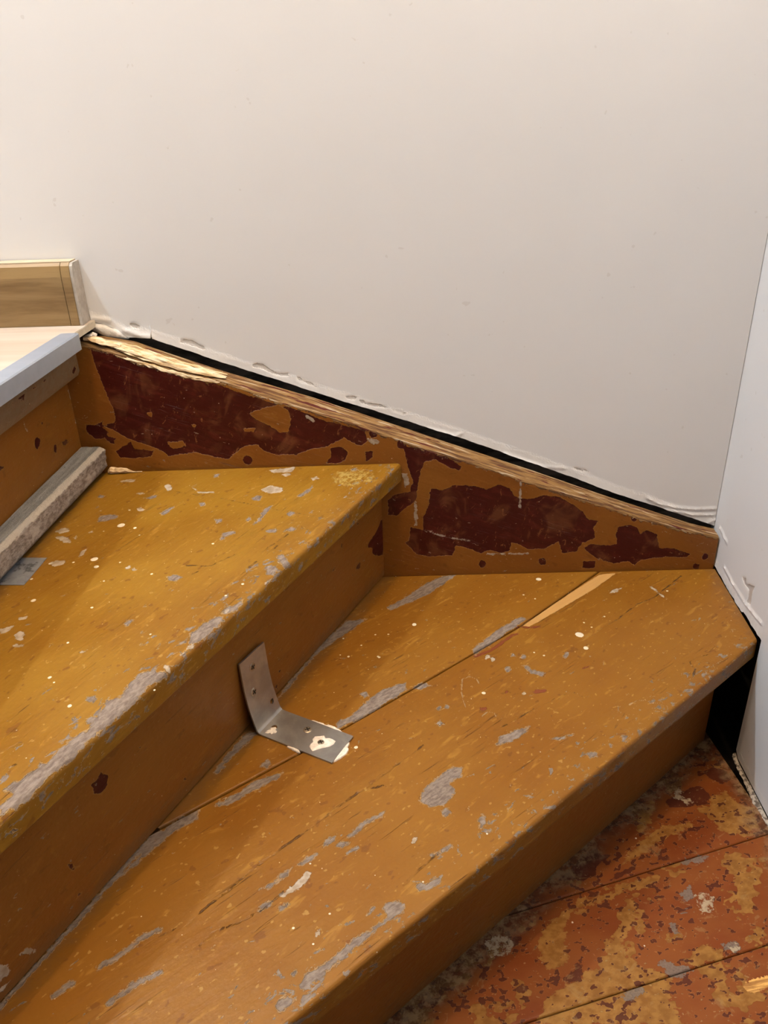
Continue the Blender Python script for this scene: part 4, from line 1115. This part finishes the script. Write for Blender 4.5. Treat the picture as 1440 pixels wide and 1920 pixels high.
# ------------------------------------------------------------------ weathered batten lying against the upper riser
def batten():
    ya, yb = -0.0345, -0.95; n = 220
    ys = np.linspace(ya, yb, n); L = ya - ys
    back = -0.4410 - 0.0562 * L - 0.0005
    frontx = -0.4085 - 0.078 * L
    frontx = np.maximum(frontx, back + 0.017)
    z0 = ZA + 0.0008
    rg = wob(L, 2.0, 1.6) * 0.0010
    cols = []; qs = []; top = []; rid = []
    def put(x, z, q, t, r): cols.append(np.column_stack([x, ys, np.broadcast_to(z, (n,))])); qs.append(np.column_stack([L, np.full(n, q)])); top.append(np.full(n, t)); rid.append(np.full(n, r))
    zt = ZA + 0.0415
    ft = frontx - 0.006
    put(back, z0 + 0.006, 0.0, 0.2, 0); put(back, zt - 0.001, 0.036, 0.8, 0)
    for s in np.linspace(0.02, 1, 8):
        put(back + (ft - back) * s, zt + rg * 0.4 - 0.0004 * s, 0.037 + 0.024 * s, 1.0 if s < 0.99 else 0.7, 0 if s < 0.9 else 0.75)
    put(ft + 0.0035 + rg, zt - 0.0022, 0.0645, 0.35, 0.95)
    put(frontx + rg, zt - 0.0055, 0.068, 0.0, 0.45)
    for s in np.linspace(0.12, 1, 8):
        put(frontx - 0.002 * s + rg * (1 - s) + wob(L, 5 + s * 9, 2.4) * 0.0007, zt - 0.0055 - 0.0245 * s, 0.068 + 0.025 * s, 0.0, 0.0)
    put(frontx - 0.012, z0, 0.108, 0.0, 0); put(back + 0.006, z0, 0.118, 0.0, 0)
    P = np.stack(cols, 1); Q = np.stack(qs, 1)
    # the broken end is slightly rounded
    P[0, :, 1] -= 0.003 * np.abs(np.sin(np.arange(P.shape[1]) * 2.3)); P[1, :, :] = P[1, :, :] * 0.5 + P[2, :, :] * 0.5
    o = sharp(grid_mesh('timber_batten', P, Q + 1.0, {'top': np.stack(top, 1).ravel(), 'ridge': np.stack(rid, 1).ravel()}, M['weathered']), 50)
    props(o, 'rough weathered grey timber batten lying on the upper tread against the riser', 'batten')
batten()

# ------------------------------------------------------------------ angle brackets
def screw(parent, c, nrm, r=0.0042):
    nrm = Vector(nrm).normalized()
    q = nrm.to_track_quat('Z', 'Y').to_matrix()
    bm = bmesh.new(); rings = []
    for rr, zz in ((r, -0.0004), (r, 0.0006), (r * 0.82, 0.0012), (r * 0.5, 0.0014)):
        rings.append([bm.verts.new(Vector(c) + q @ Vector((rr * math.cos(a * math.pi / 8), rr * math.sin(a * math.pi / 8), zz))) for a in range(16)])
    for i in range(3):
        for a in range(16): bm.faces.new((rings[i][a], rings[i][(a + 1) % 16], rings[i + 1][(a + 1) % 16], rings[i + 1][a]))
    bm.faces.new(rings[3]); bm.faces.new(rings[0][::-1])
    s = bm_link('screw', bm, M['screw'], parent)
    bm = bmesh.new()
    for ang in (0.4, 0.4 + math.pi / 2):
        u = Vector((math.cos(ang), math.sin(ang), 0)); v = Vector((-u.y, u.x, 0))
        vs = [bm.verts.new(Vector(c) + q @ (u * (r * 0.62 * sx) + v * (r * 0.14 * sy) + Vector((0, 0, zz)))) for zz in (0.0010, 0.00165) for sx, sy in ((-1, -1), (1, -1), (1, 1), (-1, 1))]
        for f in ((0, 1, 2, 3), (7, 6, 5, 4), (0, 4, 5, 1), (1, 5, 6, 2), (2, 6, 7, 3), (3, 7, 4, 0)): bm.faces.new([vs[i] for i in f])
    bm_link('cross_recess', bm, M['slot'], s)
    return s
def blob(parent, c, rx, ry, h, seed, mat='putty', rot=0.0, base=None):
    rnd = random.Random(seed); bm = bmesh.new(); n = 18
    rad = [1 + 0.28 * math.sin(3 * a / n * 6.283 + seed) * rnd.uniform(0.4, 1) + rnd.uniform(-0.12, 0.12) for a in range(n)]
    rings = []
    for k, z in ((1, 0), (0.9, 0.65), (0.55, 1.0)):
        rings.append([bm.verts.new(Vector(c) + Matrix.Rotation(rot, 3, 'Z') @ Vector((rx * k * rad[a] * math.cos(a * 6.2832 / n), ry * k * rad[a] * math.sin(a * 6.2832 / n), h * z * rnd.uniform(0.8, 1.1) if z else 0))) for a in range(n)])
    t = bm.verts.new(Vector(c) + Vector((0, 0, h * 0.95)))
    for i in range(2):
        for a in range(n): bm.faces.new((rings[i][a], rings[i][(a + 1) % n], rings[i + 1][(a + 1) % n], rings[i + 1][a]))
    for a in range(n): bm.faces.new((rings[2][a], rings[2][(a + 1) % n], t))
    bm.faces.new(rings[0][::-1])
    return bm_link('putty', bm, M[mat], parent)
def strap(parent, prof, width, frame, holes, mat, thick=0.0022, name='plate'):
    """bent strip: prof = list of (out, up); frame maps (along, out, up) to the world; holes = (arc, across, r)"""
    p = np.array(prof, float)
    seg = np.linalg.norm(np.diff(p, axis=0), axis=1); s = np.concatenate([[0], np.cumsum(seg)])
    NU = 96; NV = 42
    su = np.linspace(0, s[-1], NU); sv = np.linspace(-width / 2, width / 2, NV)
    cx = np.interp(su, s, p[:, 0]); cz = np.interp(su, s, p[:, 1])
    tx = np.gradient(cx); tz = np.gradient(cz); l = np.hypot(tx, tz); tx /= l; tz /= l
    nx, nz = tz, -tx
    bm = bmesh.new(); G = {}
    def inside(i, j):
        a = (su[i] + su[i + 1]) / 2; b = (sv[j] + sv[j + 1]) / 2
        return any((a - h[0]) ** 2 + (b - h[1]) ** 2 < h[2] ** 2 for h in holes)
    def snap(i, j):
        a, b = su[i], sv[j]
        for h in holes:
            dd = math.hypot(a - h[0], b - h[1])
            if abs(dd - h[2]) < 0.0011 and dd > 1e-6:
                a = h[0] + (a - h[0]) * h[2] / dd; b = h[1] + (b - h[1]) * h[2] / dd
        return a, b
    def vert(i, j, side):
        if (i, j, side) not in G:
            a, b = snap(i, j)
            o_ = np.interp(a, su, cx) + np.interp(a, su, nx) * thick * side
            u_ = np.interp(a, su, cz) + np.interp(a, su, nz) * thick * side
            G[i, j, side] = bm.verts.new(frame(b, o_, u_))
        return G[i, j, side]
    keep = {(i, j) for i in range(NU - 1) for j in range(NV - 1) if not inside(i, j)}
    for (i, j) in keep:
        bm.faces.new([vert(i, j, 1), vert(i + 1, j, 1), vert(i + 1, j + 1, 1), vert(i, j + 1, 1)])
        bm.faces.new([vert(i, j + 1, 0), vert(i + 1, j + 1, 0), vert(i + 1, j, 0), vert(i, j, 0)])
        for di, dj, e in ((-1, 0, ((0, 0), (0, 1))), (1, 0, ((1, 1), (1, 0))), (0, -1, ((1, 0), (0, 0))), (0, 1, ((0, 1), (1, 1)))):
            if (i + di, j + dj) not in keep:
                (a, b), (c, d) = e
                bm.faces.new([vert(i + a, j + b, 0), vert(i + c, j + d, 0), vert(i + c, j + d, 1), vert(i + a, j + b, 1)])
    o = bm_link(name, bm, M[mat], parent, True)
    sharp(o, 35)
    def at(arc, b, lift=0.0):
        o_ = np.interp(arc, su, cx) + np.interp(arc, su, nx) * (thick + lift); u_ = np.interp(arc, su, cz) + np.interp(arc, su, nz) * (thick + lift)
        c = Vector(frame(b, o_, u_)); c2 = Vector(frame(b, o_ + np.interp(arc, su, nx), u_ + np.interp(arc, su, nz)))
        return c, (c2 - c).normalized()
    return o, at

def main_bracket():
    root = np.array([-0.1596, -0.3462]); outv = np.array([0.8790, -0.4768]); al = np.array([0.4768, 0.8790])
    def frame(b, o_, u_):
        q = root + al * b + outv * o_
        return (float(q[0]), float(q[1]), ZB + 0.0003 + float(u_))
    e = empty('angle_bracket', (float(root[0]), float(root[1]), ZB), 'shiny steel angle bracket screwed to the middle tread and its riser', 'bracket', None)
    prof = [(0.1045, 0.0), (0.010, 0.0), (0.004, 0.0007), (0.0005, 0.0045), (-0.0020, 0.013), (-0.0075, 0.036), (-0.0105, 0.060), (-0.0125, 0.0975)]
    W_ = 0.0465
    holes = [(0.0905, -0.006, 0.0036), (0.053, 0.008, 0.0036), (0.121, 0.0135, 0.0032), (0.152, -0.0095, 0.0036), (0.183, -0.0035, 0.0036)]
    pl_, at = strap(e, prof, W_, frame, holes, 'zinc')
    for arc, b in ((0.053, 0.008), (0.152, -0.0095), (0.183, -0.0035)):
        c, nn = at(arc, b, -0.0004); screw(e, c, nn, 0.0052)
    c, nn = at(0.0275, -0.003, 0.0); screw(e, c, nn, 0.0046)
    c, nn = at(0.0275, -0.003, 0.0); ring = blob(e, c, 0.0135, 0.0105, 0.0011, 3, rot=0.4)
    ring['label'] = 'white putty smeared around the screw'
    c, nn = at(0.090, -0.013, -0.0018); blob(e, c, 0.0075, 0.0055, 0.0028, 5, rot=0.4)
    for (arc, b, rx, ry, sd) in ((-0.001, -0.003, 0.0045, 0.016, 8), (0.030, 0.0245, 0.014, 0.0030, 9), (0.048, 0.0235, 0.010, 0.0030, 12), (0.050, -0.0240, 0.009, 0.0022, 17)):
        q = frame(b, 0.1045 - arc, -0.0002)
        blob(e, q, rx, ry, 0.0024, sd, rot=math.atan2(outv[1], outv[0]))
main_bracket()
def second_bracket():
    ang = math.atan2(-0.056, 0.998)
    root = np.array([-0.4573, -0.3000]); outv = np.array([0.998, -0.056]); al = np.array([0.056, 0.998])
    def frame(b, o_, u_):
        q = root + al * b + outv * o_
        return (float(q[0]), float(q[1]), ZA + 0.0002 + float(u_))
    e = empty('angle_bracket', (float(root[0]), float(root[1]), ZA), 'dull grey steel bracket foot poking out from under the weathered batten', 'bracket', None)
    pl_, at = strap(e, [(0.0475, 0.0), (0.0042, 0.0), (0.0022, 0.0006), (0.0016, 0.0030), (0.0012, 0.030)], 0.058, frame, [], 'zinc_dull', 0.0006)
second_bracket()

# ------------------------------------------------------------------ loose bits
def splinter(name, a, b, wid, hgt, seed, label):
    rnd = random.Random(seed); bm = bmesh.new(); a = Vector(a); b = Vector(b); n = 12; rings = []
    for i in range(n):
        t = i / (n - 1); c = a.lerp(b, t) + Vector((0, rnd.uniform(-0.0008, 0.0008), 0))
        k = (0.25 + 0.75 * math.sin(math.pi * min(1, t * 1.2 + 0.12)) ** 0.7) * rnd.uniform(0.7, 1.2) * (1 - 0.55 * t)
        rings.append([bm.verts.new(c + Vector((0, math.cos(q / 6 * 6.283) * wid * k * rnd.uniform(0.8, 1.2), max(0.0, (0.5 + 0.5 * math.sin(q / 6 * 6.283)) * hgt * k * rnd.uniform(0.8, 1.2))))) for q in range(6)])
    for i in range(n - 1):
        for q in range(6): bm.faces.new((rings[i][q], rings[i + 1][q], rings[i + 1][(q + 1) % 6], rings[i][(q + 1) % 6]))
    bm.faces.new(rings[0][::-1]); bm.faces.new(rings[-1])
    o = bm_link(name, bm, M['raw'])
    props(o, label, 'splinter')
splinter('wood_splinter', (-0.4095, -0.0375, ZA + 0.0004), (-0.362, -0.0365, ZA + 0.0004), 0.0062, 0.0120, 4, 'pale wood splinter wedged between the weathered batten and the stringer')
